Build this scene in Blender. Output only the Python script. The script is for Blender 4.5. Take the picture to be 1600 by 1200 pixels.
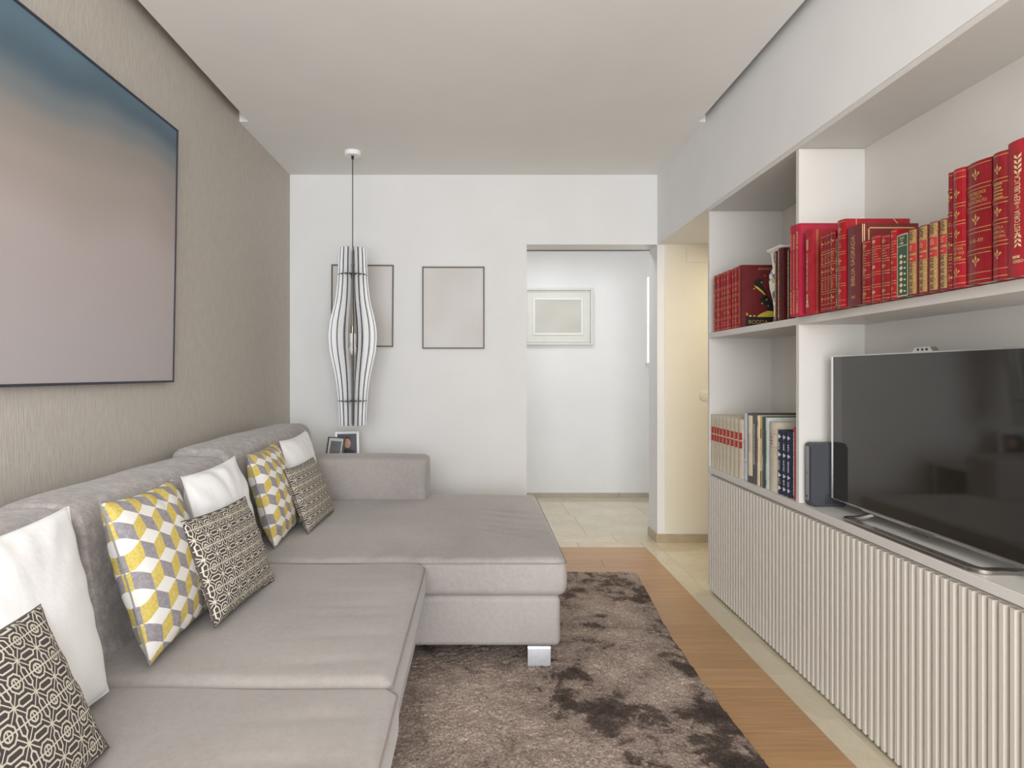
import bpy, bmesh, math, random
from mathutils import Vector, Matrix, noise
random.seed(7)
for o in list(bpy.data.objects): bpy.data.objects.remove(o)
S = bpy.context.scene
C = S.collection

# ------------------------------------------------------------------ camera, world, light, exposure
FPX = 1000.0; CH = 1.15; VX, VY = 747.0, 583.0      # focal length in pixels, camera height, vanishing point
cam = bpy.data.objects.new('camera', bpy.data.cameras.new('camera')); C.objects.link(cam)
cam.data.sensor_width = 36; cam.data.lens = FPX*36/1600
cam.data.shift_x = (800-VX)/1600; cam.data.shift_y = -(600-VY)/1600
cam.data.clip_start = .02
cam.location = (0, 0, CH); cam.rotation_euler = (math.pi/2, 0, 0)
S.camera = cam

w = bpy.data.worlds.new('world'); S.world = w; w.use_nodes = True
bg = w.node_tree.nodes['Background']; bg.inputs[0].default_value = (.80, .90, 1, 1); bg.inputs[1].default_value = 1.0

def area(name, loc, rot, sx, sy, power, col=(1, 1, 1)):
    l = bpy.data.lights.new(name, 'AREA'); l.shape = 'RECTANGLE'; l.size = sx; l.size_y = sy
    l.energy = power; l.color = col
    o = bpy.data.objects.new(name, l); C.objects.link(o); o.location = loc; o.rotation_euler = rot
    return o
R = math.radians
area('daylight_window', (-.05, -1.82, 1.26), (R(90), 0, 0), 2.3, 2.3, 90, (.972, .986, 1))
area('daylight_corridor', (1.95, 5.86, 1.63), (R(-90), 0, 0), .74, .74, 4, (.97, .985, 1))
area('corridor_fill_light', (.35, 5.05, 2.36), (0, 0, 0), .9, .4, 5.5, (.98, .99, 1.0))  # added fill, unseen, brightens the corridor wall; no fixture modelled
area('passage_ceiling_lamp', (2.0, 3.85, 1.985), (0, 0, 0), .35, .35, 5.2, (1, .87, .66))

S.view_settings.view_transform = 'Standard'; S.view_settings.look = 'None'
S.view_settings.gamma = 1; S.view_settings.use_curve_mapping = False
S.view_settings.exposure = 0.70

# ------------------------------------------------------------------ materials
def lin(c):
    return tuple(((v/255)/12.92 if v/255 <= .04045 else ((v/255+.055)/1.035)**2.4) for v in c)
MATS = {}
class NT:
    """small helper to write node trees"""
    def __init__(s, name, rough=.6, metal=0):
        s.m = bpy.data.materials.new(name); s.m.use_nodes = True
        s.t = s.m.node_tree; s.b = s.t.nodes['Principled BSDF']
        s.b.inputs['Roughness'].default_value = rough; s.b.inputs['Metallic'].default_value = metal
        MATS[name] = s.m
    def n(s, typ, **kw):
        nd = s.t.nodes.new(typ)
        for k, v in kw.items(): setattr(nd, k, v)
        return nd
    def link(s, a, b): s.t.links.new(a, b)
    def put(s, sock, v):
        if hasattr(v, 'is_output') or hasattr(v, 'links'): s.link(v, sock)
        else: sock.default_value = v
    def math(s, op, a, b=0.0, c=None):
        nd = s.n('ShaderNodeMath', operation=op); s.put(nd.inputs[0], a); s.put(nd.inputs[1], b)
        if c is not None: s.put(nd.inputs[2], c)
        return nd.outputs[0]
    def coord(s, which='Object', scale=(1, 1, 1), rot=(0, 0, 0)):
        tc = s.n('ShaderNodeTexCoord'); mp = s.n('ShaderNodeMapping')
        mp.inputs['Scale'].default_value = scale; mp.inputs['Rotation'].default_value = rot
        s.link(tc.outputs[which], mp.inputs[0]); return mp.outputs[0]
    def noise(s, vec, scale, detail=4, rough=.5, dist=0):
        nd = s.n('ShaderNodeTexNoise'); s.link(vec, nd.inputs['Vector'])
        nd.inputs['Scale'].default_value = scale; nd.inputs['Detail'].default_value = detail
        nd.inputs['Roughness'].default_value = rough; nd.inputs['Distortion'].default_value = dist
        return nd.outputs['Fac']
    def ramp(s, fac, stops, interp='LINEAR'):
        nd = s.n('ShaderNodeValToRGB'); nd.color_ramp.interpolation = interp
        e = nd.color_ramp.elements
        while len(e) < len(stops): e.new(.5)
        for el, (p, c) in zip(e, stops): el.position = p; el.color = (*lin(c), 1)
        s.link(fac, nd.inputs[0]); return nd.outputs[0]
    def mix(s, fac, a, b):
        nd = s.n('ShaderNodeMix', data_type='RGBA'); s.put(nd.inputs[0], fac)
        for i, v in ((6, a), (7, b)):
            if isinstance(v, tuple): nd.inputs[i].default_value = (*lin(v), 1)
            else: s.link(v, nd.inputs[i])
        return nd.outputs[2]
    def color(s, v):
        if isinstance(v, tuple): s.b.inputs['Base Color'].default_value = (*lin(v), 1)
        else: s.link(v, s.b.inputs['Base Color'])
        return s
    def bump(s, h, strength=.3, dist=.01):
        nd = s.n('ShaderNodeBump'); nd.inputs['Strength'].default_value = strength
        nd.inputs['Distance'].default_value = dist; s.link(h, nd.inputs['Height'])
        s.link(nd.outputs[0], s.b.inputs['Normal']); return s
def plain(name, col, rough=.6, metal=0, var=0, vscale=20, bump=0, bscale=200, bdist=.002, spec=None):
    k = NT(name, rough, metal)
    if var:
        f = k.noise(k.coord(), vscale, 3)
        k.color(k.ramp(f, [(.3, tuple(max(0, c-var) for c in col)), (.7, tuple(min(255, c+var) for c in col))]))
    else: k.color(col)
    if bump: k.bump(k.noise(k.coord(), bscale, 2), bump, bdist)
    if spec is not None: k.b.inputs['Specular IOR Level'].default_value = spec
    return k.m

plain('white_paint', (230, 230, 230), .75, var=2, vscale=3, bump=.06, bscale=120)
plain('ceiling_paint', (234, 233, 230), .85, var=2, vscale=2)
plain('passage_tint', (226, 220, 205), .7, var=2, vscale=2)
plain('lacquer', (208, 205, 200), .42, var=2, vscale=4, spec=.35)
plain('lacquer_door', (208, 202, 193), .38, spec=.4)
plain('gap_shade', (40, 38, 36), .8)  # shadow gap below the cabinet doors, put into the colour
plain('steel', (214, 217, 222), .42, 1, var=6, vscale=60)
plain('chrome_dark', (160, 156, 151), .25, 1)
plain('silver_edge', (205, 203, 200), .18, 1)
plain('tv_plastic', (22, 22, 23), .35)
plain('device_grey', (62, 64, 70), .5, bump=.1, bscale=600, bdist=.0006)
plain('device_black', (22, 22, 24), .5)
plain('device_silver', (150, 152, 158), .35, .6)
plain('red_led', (190, 60, 50), .4)
plain('lamp_white', (246, 247, 248), .5)
plain('lamp_edge', (58, 54, 52), .7)
plain('brass', (186, 174, 146), .3, 1)
plain('cord_black', (30, 29, 28), .6)
plain('bulb', (235, 235, 232), .25)
plain('frame_dark', (98, 88, 74), .45)
plain('frame_navy', (42, 42, 58), .5)
plain('frame_cream', (216, 215, 207), .45, var=2)
plain('frame_silver', (214, 215, 216), .35, .2)
plain('frame_white', (228, 228, 226), .4)
plain('gold_frame', (170, 140, 80), .35, .7)
plain('mat_board', (226, 226, 226), .8)
plain('photo_grey', (128, 130, 136), .5, var=8, vscale=20)
plain('photo_dark', (74, 76, 84), .5, var=5, vscale=15)
plain('skin_print', (196, 152, 136), .6, var=8, vscale=60)
plain('hair_print', (60, 46, 40), .6)
plain('suit_print', (48, 52, 66), .6)
plain('switch_white', (226, 222, 210), .4)
plain('pages', (214, 202, 178), .85, var=10, vscale=150)
plain('gold_leaf', (206, 172, 108), .38, .55)
plain('gilt_leather', (168, 136, 84), .4, .35, var=26, vscale=260)
plain('gold_pale', (226, 208, 160), .45, .3)
plain('white_print', (226, 222, 214), .6)
plain('black_print', (22, 20, 20), .6)
plain('yellow_print', (206, 184, 62), .6)
plain('red_print', (168, 62, 50), .6)
def leather(name, c, rough=.34, v=10):
    k = NT(name, rough)
    f = k.noise(k.coord(), 25, 4)
    k.color(k.ramp(f, [(.3, tuple(max(0, a-v) for a in c)), (.7, tuple(min(255, a+v) for a in c))]))
    k.bump(k.noise(k.coord(), 700, 2), .12, .0008)
leather('red_leather', (146, 10, 26)); leather('red_leather_deep', (124, 11, 24)); leather('crimson_cloth', (162, 22, 52), .5)
leather('red_cloth', (150, 18, 32), .5); leather('maroon', (100, 26, 30), .42, 5); leather('dark_maroon', (70, 14, 20), .4, 4)
leather('oxblood', (112, 20, 34), .4, 5); leather('green_leather', (44, 74, 60), .4, 5); leather('navy_cloth', (36, 42, 70), .5, 4)
leather('beige_cloth', (192, 182, 164), .7, 9); leather('rose_cloth', (164, 70, 82), .5, 6); leather('lavender_paper', (190, 192, 206), .5, 5)
leather('grey_dark_cloth', (86, 84, 84), .5, 5); leather('cream_paper', (212, 202, 176), .6, 6); leather('teal_dark', (60, 82, 80), .5, 4)
leather('pale_blue_paper', (190, 198, 194), .55, 6); leather('brown_dark', (70, 58, 52), .5, 4); leather('orange_paper', (204, 160, 100), .6, 5)
leather('red_label', (166, 44, 44), .5, 5); leather('grey_paper', (150, 150, 148), .6, 4)

# wallpaper: vertical woven streaks
k = NT('wallpaper', .62)
v = k.coord('Object', (1, 1, 1)); s1 = k.noise(k.coord('Object', (60, 60, 3.2)), 7, 4, .6); s2 = k.noise(k.coord('Object', (1, 260, 16)), 1, 3)
f = k.math('ADD', k.math('MULTIPLY', s1, .6), k.math('MULTIPLY', s2, .4))
k.color(k.ramp(f, [(.3, (170, 163, 154)), (.7, (205, 199, 190))])); k.bump(f, .4, .005)
# wood planks (grain along X), tint varies per plank
k = NT('oak_plank', .30)
oi = k.n('ShaderNodeObjectInfo'); tc = k.n('ShaderNodeTexCoord'); add = k.n('ShaderNodeVectorMath', operation='ADD')
mul = k.n('ShaderNodeVectorMath', operation='SCALE'); cmb = k.n('ShaderNodeCombineXYZ')
k.link(oi.outputs['Random'], cmb.inputs[0]); k.link(oi.outputs['Random'], cmb.inputs[1]); k.link(cmb.outputs[0], mul.inputs[0]); mul.inputs['Scale'].default_value = 37
k.link(tc.outputs['Object'], add.inputs[0]); k.link(mul.outputs[0], add.inputs[1])
mp = k.n('ShaderNodeMapping'); mp.inputs['Scale'].default_value = (1.6, 34, 1); k.link(add.outputs[0], mp.inputs[0])
g = k.noise(mp.outputs[0], 2.2, 6, .6, .4)
base = k.ramp(g, [(.25, (146, 108, 70)), (.5, (176, 136, 94)), (.75, (190, 152, 110))])
tint = k.ramp(oi.outputs['Random'], [(0, (156, 116, 76)), (1, (186, 146, 104))])
k.color(k.mix(.35, base, tint)); k.bump(g, .05, .001)
# limestone
k = NT('limestone', .045)
oi = k.n('ShaderNodeObjectInfo'); v = k.coord('Object')
n1 = k.noise(v, 3.5, 5, .55); n2 = k.noise(v, 22, 3)
st = k.ramp(k.math('ADD', k.math('MULTIPLY', n1, .7), k.math('MULTIPLY', n2, .3)), [(.3, (190, 178, 152)), (.7, (214, 203, 180))])
k.color(k.mix(k.math('MULTIPLY', oi.outputs['Random'], .25), st, (190, 178, 150))); k.b.inputs['Specular IOR Level'].default_value = .6
plain('grout', (176, 168, 148), .8)
plain('baseboard_stone', (178, 162, 136), .3, var=8, vscale=12)
plain('baseboard_grey', (176, 168, 154), .35, var=6, vscale=10)
# sofa velour
k = NT('velour', .92)
v = k.coord('Object'); n1 = k.noise(v, 2.2, 3, .5); n2 = k.noise(v, 55, 4, .7); n3 = k.noise(v, 420, 2)
f = k.math('ADD', k.math('ADD', k.math('MULTIPLY', n1, .45), k.math('MULTIPLY', n2, .30)), k.math('MULTIPLY', n3, .25))
k.color(k.ramp(f, [(.32, (150, 144, 141)), (.68, (178, 172, 168))])); k.bump(k.math('ADD', k.math('MULTIPLY', n2, .5), k.math('MULTIPLY', n3, .8)), .25, .003)
k.b.inputs['Sheen Weight'].default_value = .25; k.b.inputs['Sheen Roughness'].default_value = .4; k.b.inputs['Specular IOR Level'].default_value = .15
k = NT('velour_back', .9)     # crushed nap of the backrests
v = k.coord('Object'); n1 = k.noise(v, 4, 3); n2 = k.noise(v, 26, 8, .85); n3 = k.noise(v, 420, 2)
f = k.math('ADD', k.math('MULTIPLY', n2, .8), k.math('MULTIPLY', n3, .2))
k.color(k.ramp(f, [(.40, (150, 144, 142)), (.5, (164, 158, 156)), (.60, (190, 184, 182))])); k.bump(k.math('ADD', n2, n3), .15, .003)
k.b.inputs['Sheen Weight'].default_value = .25; k.b.inputs['Specular IOR Level'].default_value = .15
plain('velour_seam', (148, 140, 135), .95)
# white cotton
k = NT('white_cotton', .85); v = k.coord('Object')
k.color((242, 242, 242)); k.bump(k.math('ADD', k.noise(v, 14, 3), k.math('MULTIPLY', k.noise(v, 500, 2), .12)), .3, .012)
# rug
k = NT('rug_pile', .75); v = k.coord('Object')
sp = k.n('ShaderNodeSeparateXYZ'); k.link(v, sp.inputs[0])
big = k.noise(v, 2.6, 4, .55, .6); mid = k.noise(v, 11, 5, .7, .5); fine = k.noise(k.coord('Object', (1, 1.5, 1)), 115, 4, .75)
xb = k.math('MULTIPLY', k.math('SUBTRACT', sp.outputs[0], .42), .07)
h = k.math('ADD', k.math('ADD', k.math('MULTIPLY', big, .50), k.math('MULTIPLY', mid, .50)), xb)
for bx_, by_, br_, ba_ in ((.45, 2.14, .22, .14), (.80, 2.10, .17, .13), (.52, 2.88, .15, .13), (.34, 2.42, .13, .10), (.82, 2.46, .12, .13), (.50, 3.30, .10, .11), (.48, 1.84, .15, .11), (.78, 1.84, .13, .12), (.86, 3.2, .10, .11), (.60, 3.0, .10, .10)):
    vd = k.n('ShaderNodeVectorMath', operation='DISTANCE'); k.link(v, vd.inputs[0]); vd.inputs[1].default_value = (bx_, by_, .018)
    h = k.math('ADD', h, k.math('MULTIPLY', k.math('MAXIMUM', k.math('SUBTRACT', 1, k.math('DIVIDE', vd.outputs['Value'], br_)), 0), ba_))
patch = k.ramp(h, [(.36, (196, 181, 170)), (.47, (174, 159, 149)), (.545, (150, 135, 126)), (.585, (90, 77, 70)), (.68, (56, 46, 41))])
fr = k.ramp(fine, [(.32, (92, 90, 88)), (.68, (226, 222, 218))])
nd = k.n('ShaderNodeMix', data_type='RGBA', blend_type='OVERLAY'); nd.inputs[0].default_value = .95
k.link(patch, nd.inputs[6]); k.link(fr, nd.inputs[7]); k.color(nd.outputs[2])
k.bump(k.math('ADD', fine, k.math('MULTIPLY', mid, .5)), .6, .010); k.b.inputs['Sheen Weight'].default_value = .05; k.b.inputs['Specular IOR Level'].default_value = .2
plain('rug_side', (120, 108, 98), .95, var=12, vscale=80)
# big canvas: soft blue band at the top, mauve-beige below
k = NT('canvas_print', .55); v = k.coord('Object'); sp = k.n('ShaderNodeSeparateXYZ'); k.link(v, sp.inputs[0])
wv = k.math('SUBTRACT', k.noise(v, 1.7, 1), .5)
h = k.math('ADD', k.math('DIVIDE', sp.outputs[2], 1.05), k.math('MULTIPLY', wv, .30))
k.color(k.ramp(h, [(.10, (176, 169, 170)), (.42, (178, 167, 165)), (.60, (164, 153, 147)), (.72, (148, 142, 137)), (.82, (118, 126, 130)), (.91, (80, 102, 117)), (1, (92, 118, 134))], 'EASE'))
k = NT('print_grey', .5); v = k.coord('Generated')
k.color(k.ramp(k.noise(v, 1.3, 1), [(.3, (214, 212, 212)), (.7, (204, 198, 193))]))
k = NT('print_beige', .5); v = k.coord('Generated')
k.color(k.ramp(k.noise(v, 1.2, 1), [(.3, (202, 200, 192)), (.7, (190, 186, 178))]))
# tv screen
k = NT('tv_screen', .05); k.color((34, 31, 27)); k.b.inputs['Specular IOR Level'].default_value = .9
# daylight seen through the corridor window
k = NT('window_daylight', .5); k.color((255, 255, 255)); k.b.inputs['Emission Color'].default_value = (1, 1, 1, 1); k.b.inputs['Emission Strength'].default_value = 1.3
k = NT('clear_glass', .02); k.color((255, 255, 255)); k.b.inputs['Transmission Weight'].default_value = 1; k.b.inputs['IOR'].default_value = 1.05
# porcelain
k = NT('porcelain', .15); v = k.coord('Object'); n1 = k.noise(v, 17, 2, .5, .8); n2 = k.noise(v, 24, 2, .5, .3)
c1 = k.ramp(n1, [(.50, (224, 222, 214)), (.53, (206, 204, 200)), (.56, (70, 84, 128))])
k.color(k.mix(k.math('GREATER_THAN', n2, .63), c1, (190, 166, 110)))
plain('porcelain_white', (222, 221, 214), .15)

# cushion prints, driven by the cushion's own UV (in metres)
def rhombille():
    k = NT('cube_print', .85); tc = k.n('ShaderNodeTexCoord'); sp = k.n('ShaderNodeSeparateXYZ'); k.link(tc.outputs['UV'], sp.inputs[0])
    wdt = .078; X = k.math('DIVIDE', sp.outputs[0], wdt); Y = k.math('DIVIDE', sp.outputs[1], wdt*.96); s3 = math.sqrt(3)
    def wrap(a, lo, hi):
        nd = k.n('ShaderNodeMath', operation='WRAP'); k.put(nd.inputs[0], a); nd.inputs[1].default_value = hi; nd.inputs[2].default_value = lo; return nd.outputs[0]
    ax = wrap(X, -.5, .5); ay = wrap(Y, -s3/2, s3/2)
    bx_ = wrap(k.math('SUBTRACT', X, .5), -.5, .5); by_ = wrap(k.math('SUBTRACT', Y, s3/2), -s3/2, s3/2)
    la = k.math('ADD', k.math('MULTIPLY', ax, ax), k.math('MULTIPLY', ay, ay)); lb = k.math('ADD', k.math('MULTIPLY', bx_, bx_), k.math('MULTIPLY', by_, by_))
    sel = k.math('LESS_THAN', la, lb)
    gx = k.math('ADD', k.math('MULTIPLY', ax, sel), k.math('MULTIPLY', bx_, k.math('SUBTRACT', 1, sel)))
    gy = k.math('ADD', k.math('MULTIPLY', ay, sel), k.math('MULTIPLY', by_, k.math('SUBTRACT', 1, sel)))
    ang = k.math('ARCTAN2', gy, gx)                 # -pi..pi
    t = wrap(k.math('DIVIDE', k.math('SUBTRACT', ang, math.pi/6), 2*math.pi), 0, 1)   # 0-1/3 top, 1/3-2/3 left, 2/3-1 right
    v = k.coord('Object'); n = k.noise(v, 130, 4, .7)
    top = (232, 230, 226)
    gr = k.ramp(n, [(.35, (138, 133, 138)), (.7, (166, 161, 166))]); ye = k.ramp(n, [(.35, (200, 176, 82)), (.7, (222, 204, 124))])
    c = k.mix(k.math('GREATER_THAN', t, 2/3), gr, ye); c = k.mix(k.math('LESS_THAN', t, 1/3), c, top)
    k.color(c); k.bump(k.math('ADD', k.noise(v, 16, 3), k.math('MULTIPLY', k.noise(v, 500, 2), .1)), .25, .01)
rhombille()
def lattice(name, dark, light):
    k = NT(name, .85); tc = k.n('ShaderNodeTexCoord'); sp = k.n('ShaderNodeSeparateXYZ'); k.link(tc.outputs['UV'], sp.inputs[0])
    cell = .06
    def wrapc(a):
        nd = k.n('ShaderNodeMath', operation='WRAP'); k.put(nd.inputs[0], k.math('DIVIDE', a, cell)); nd.inputs[1].default_value = .5; nd.inputs[2].default_value = -.5; return nd.outputs[0]
    x = wrapc(sp.outputs[0]); y = wrapc(sp.outputs[1]); X = k.math('ABSOLUTE', x); Y = k.math('ABSOLUTE', y)
    r = k.math('SQRT', k.math('ADD', k.math('MULTIPLY', x, x), k.math('MULTIPLY', y, y)))
    diag = k.math('MULTIPLY', k.math('ADD', X, Y), .7071)
    octn = k.math('MAXIMUM', k.math('MAXIMUM', X, Y), diag)
    hw = .027
    line = lambda d: k.math('LESS_THAN', k.math('ABSOLUTE', d), hw)
    AND = lambda a, b: k.math('MULTIPLY', a, b); OR = lambda a, b: k.math('MAXIMUM', a, b)
    sub = lambda a, b: k.math('SUBTRACT', a, b)
    m = line(sub(r, .135))                                                 # circle
    m = OR(m, line(sub(octn, .265)))                                       # octagon round it
    m = OR(m, k.math('LESS_THAN', Y, hw*.8))                               # long rows
    m = OR(m, AND(k.math('LESS_THAN', X, hw*.8), k.math('LESS_THAN', r, .135)))
    for A_, B_ in ((sub(.5, X), Y), (sub(.5, Y), X)):                      # stretched hexagons between the circles
        m = OR(m, line(k.math('MAXIMUM', sub(A_, .10), sub(k.math('MULTIPLY', k.math('ADD', A_, B_), .7071), .215))))
    cx_ = sub(.5, X); cy_ = sub(.5, Y)
    m = OR(m, AND(line(sub(X, Y)), k.math('GREATER_THAN', octn, .265)))
    m = OR(m, AND(k.math('LESS_THAN', cx_, hw*.8), k.math('LESS_THAN', cy_, .2)))
    m = OR(m, AND(k.math('LESS_THAN', cy_, hw*.8), k.math('LESS_THAN', cx_, .2)))
    k.color(k.mix(m, dark, light))
    v = k.coord('Object'); k.bump(k.math('ADD', k.math('MULTIPLY', k.noise(v, 18, 2), 1), k.math('MULTIPLY', k.noise(v, 500, 2), .25)), .22, .008)
lattice('lattice_print', (72, 66, 66), (212, 205, 188))

# ------------------------------------------------------------------ mesh helpers
def M(m): return MATS[m] if isinstance(m, str) else m
def obj(name, bm, mat, parent=None, smooth=False, mats=None):
    me = bpy.data.meshes.new(name)
    if isinstance(bm, bmesh.types.BMesh):
        bmesh.ops.recalc_face_normals(bm, faces=bm.faces); bm.to_mesh(me); bm.free()
    else: me = bm
    if len(me.materials) == 0:
        for mm in (mats or [mat]): me.materials.append(M(mm))
    if smooth:
        me.polygons.foreach_set('use_smooth', [True]*len(me.polygons))
        try: me.set_sharp_from_angle(angle=R(40))
        except Exception: pass
    o = bpy.data.objects.new(name, me); C.objects.link(o)
    if parent: o.parent = parent
    return o
def tag(o, label=None, cat=None, group=None, kind=None):
    if label: o['label'] = label
    if cat: o['category'] = cat
    if group: o['group'] = group
    if kind: o['kind'] = kind
    return o
def thing(name, label, cat, loc=(0, 0, 0), group=None):
    o = bpy.data.objects.new(name, None); C.objects.link(o); o.location = loc; o.empty_display_size = .05
    return tag(o, label, cat, group)
def box(bm, x0, x1, y0, y1, z0, z1, mi=0):
    vs = [bm.verts.new((x, y, z)) for x in (x0, x1) for y in (y0, y1) for z in (z0, z1)]
    for f in ((0, 1, 3, 2), (4, 6, 7, 5), (0, 4, 5, 1), (2, 3, 7, 6), (0, 2, 6, 4), (1, 5, 7, 3)):
        bm.faces.new([vs[i] for i in f]).material_index = mi
    return vs
def bev(bm, w, seg=2):
    bmesh.ops.bevel(bm, geom=bm.edges[:], offset=w, segments=seg, affect='EDGES', profile=.5); return bm
def bxm(*b, bevel=0, seg=2):
    bm = bmesh.new(); box(bm, *b)
    if bevel: bev(bm, bevel, seg)
    return bm
def bxo(name, b, mat, parent=None, bevel=0, seg=2):
    return obj(name, bxm(*b, bevel=bevel, seg=seg), mat, parent)
def struct(name, boxes, mat, **kw):
    bm = bmesh.new()
    for b in boxes: box(bm, *b)
    return tag(obj(name, bm, mat), kind='structure', **kw)
def lathe(bm, prof, seg=24, cx=0, cy=0, mi=0):
    rings = [[bm.verts.new((cx+r*math.cos(2*math.pi*i/seg), cy+r*math.sin(2*math.pi*i/seg), z)) for i in range(seg)] for r, z in prof]
    for a, b in zip(rings, rings[1:]):
        for i in range(seg): bm.faces.new((a[i], a[(i+1) % seg], b[(i+1) % seg], b[i])).material_index = mi
    bm.faces.new(rings[0][::-1]).material_index = mi; bm.faces.new(rings[-1]).material_index = mi
def tube(bm, pts, r, seg=8, closed=False, flat=None):
    """round (or flat=(half width, half height)) tube along points"""
    pts = [Vector(p) for p in pts]; n = len(pts); rings = []
    for i, p in enumerate(pts):
        a = pts[(i-1) % n] if closed or i else pts[0]; b = pts[(i+1) % n] if closed or i < n-1 else pts[-1]
        d = (b-a).normalized(); up = Vector((0, 0, 1)) if abs(d.z) < .95 else Vector((1, 0, 0))
        s = d.cross(up).normalized(); u = s.cross(d)
        if flat:
            hw, hh = flat; offs = [s*hw+u*hh, -s*hw+u*hh, -s*hw-u*hh, s*hw-u*hh]
        else: offs = [s*r*math.cos(2*math.pi*j/seg)+u*r*math.sin(2*math.pi*j/seg) for j in range(seg)]
        rings.append([bm.verts.new(p+q) for q in offs])
    m = len(rings[0])
    for i in range(n if closed else n-1):
        a, b = rings[i], rings[(i+1) % n]
        for j in range(m): bm.faces.new((a[j], a[(j+1) % m], b[(j+1) % m], b[j]))
    if not closed: bm.faces.new(rings[0][::-1]); bm.faces.new(rings[-1])
def prism(bm, poly, axis, d0, d1, mi=0):
    """polygon in the two other axes, extruded along axis (0,1,2)"""
    def P(p, d):
        q = list(p); q.insert(axis, d); return q
    a = [bm.verts.new(P(p, d0)) for p in poly]; b = [bm.verts.new(P(p, d1)) for p in poly]; n = len(poly)
    bm.faces.new(a[::-1]).material_index = mi; bm.faces.new(b).material_index = mi
    for i in range(n): bm.faces.new((a[i], a[(i+1) % n], b[(i+1) % n], b[i])).material_index = mi
def soft_box(x0, x1, y0, y1, z0, z1, r, div=.05, deform=None):
    """upholstered block: rounded edges, dense grid, optional deform(p, unit) -> p"""
    rv = r if isinstance(r, tuple) else (r, r, r)
    lo = Vector((x0, y0, z0)); hi = Vector((x1, y1, z1)); c = (lo+hi)/2; h = (hi-lo)/2
    lines = []
    for a in range(3):
        rr = min(rv[a], h[a]*.95); e = [0, .12, .3, .55, .8, 1]
        L = [-h[a]+rr*t for t in e]; inner = 2*(h[a]-rr); n = max(1, int(round(inner/div)))
        L += [-h[a]+rr+inner*i/n for i in range(1, n)] + [h[a]-rr*t for t in reversed(e)]
        lines.append(L)
    bm = bmesh.new(); V = {}
    N = [len(L)-1 for L in lines]
    def vert(i, j, k):
        key = (i, j, k)
        if key not in V:
            p = Vector((lines[0][i], lines[1][j], lines[2][k])); rr = [min(rv[a], h[a]*.95) for a in range(3)]; q = Vector([max(-h[a]+rr[a], min(h[a]-rr[a], p[a])) for a in range(3)])
            d = p-q
            dn = Vector([d[a]/rr[a] for a in range(3)]); p2 = q+Vector([dn.normalized()[a]*rr[a] for a in range(3)]) if d.length > 1e-9 else p.copy()
            for a in range(3): p2[a] = max(-h[a], min(h[a], p2[a]))
            u = Vector([p2[a]/h[a] for a in range(3)]); p2 = p2+c
            if deform: p2 = deform(p2, u)
            V[key] = bm.verts.new(p2)
        return V[key]
    for a in range(3):
        b_, c_ = [x for x in range(3) if x != a]
        for s in (0, N[a]):
            for i in range(N[b_]):
                for j in range(N[c_]):
                    q = []
                    for di, dj in ((0, 0), (1, 0), (1, 1), (0, 1)):
                        ix = [0, 0, 0]; ix[a] = s; ix[b_] = i+di; ix[c_] = j+dj; q.append(vert(*ix))
                    bm.faces.new(q)
    return bm
def text_mesh(s, size, align='CENTER'):
    cu = bpy.data.curves.new('t', 'FONT'); cu.body = s; cu.size = size; cu.align_x = align; cu.align_y = 'CENTER'; cu.resolution_u = 2
    o = bpy.data.objects.new('t', cu); C.objects.link(o)
    dg = bpy.context.evaluated_depsgraph_get(); me = bpy.data.meshes.new_from_object(o.evaluated_get(dg))
    out = ([tuple(v.co) for v in me.vertices], [tuple(p.vertices) for p in me.polygons])
    bpy.data.objects.remove(o); bpy.data.curves.remove(cu); bpy.data.meshes.remove(me)
    return out

# ------------------------------------------------------------------ room dimensions (metres; camera looks along +Y)
XL, XR, XB = -1.279, 1.218, 1.66      # left wall, right header / cabinet front, wall behind the shelves
YB, YB2 = 4.35, 4.562                 # back wall with doorway: front and rear face
YF = -1.9                             # window wall behind the camera
ZC, ZT = 2.498, 2.72                  # lowered ceiling, slab above it
DX0, DZ = .3306, 2.024                # doorway left jamb and head
YC = 5.93                             # corridor far wall
YE = 3.393                            # far end of the shelf unit
SH = 2.003                            # underside of header

struct('wall_left', [(XL-.15, XL, YF, YB2, 0, ZT)], 'wallpaper')
struct('wall_back', [(XL, DX0, YB, YB2, 0, ZT), (DX0, XR, YB, YB2, DZ, ZT), (XR, 3.1, YB, YB2, 0, ZT)], 'white_paint')
struct('wall_right', [(XB, XB+.1, YF, YE+.03, 0, ZT)], 'white_paint')
struct('wall_header', [(XR, XB, YF, YE+.02, SH+.022, ZT), (XR, 3.1, YE+.02, YB, DZ, ZT)], 'white_paint')
struct('wall_passage', [(XB, 3.1, YE-.07, YE+.03, 0, DZ+.05), (3.1, 3.2, YE-.07, YB2, 0, ZT)], 'passage_tint')
struct('wall_passage_tint', [(XR+.052, 3.1, YB-.002, YB, .072, DZ)], 'passage_tint')  # thin warm-coloured sheet; its edge paints the border of the daylit strip
struct('wall_front', [(XL, -1.2, YF-.15, YF, 0, ZT), (1.1, XB, YF-.15, YF, 0, ZT), (-1.2, 1.1, YF-.15, YF, 2.44, ZT), (-1.2, 1.1, YF-.15, YF, 0, .10)], 'white_paint')
struct('ceiling', [(XL+.050, XR-.036, YF, 3.43, ZC, ZC+.035), (XL, XR, 3.43, YB, ZC, ZC+.035), (XL, XR, 3.43, 3.46, ZC+.035, ZT), (XL-.15, 3.2, YF, YB2, ZT, ZT+.08)], 'ceiling_paint')
struct('wall_corridor_back', [(-2.2, 1.56, YC, YC+.15, 0, ZC), (2.42, 3.2, YC, YC+.15, 0, ZC), (1.56, 2.42, YC, YC+.15, 2.045, ZC), (1.56, 2.42, YC, YC+.15, 0, 1.225)], 'white_paint')
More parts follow.
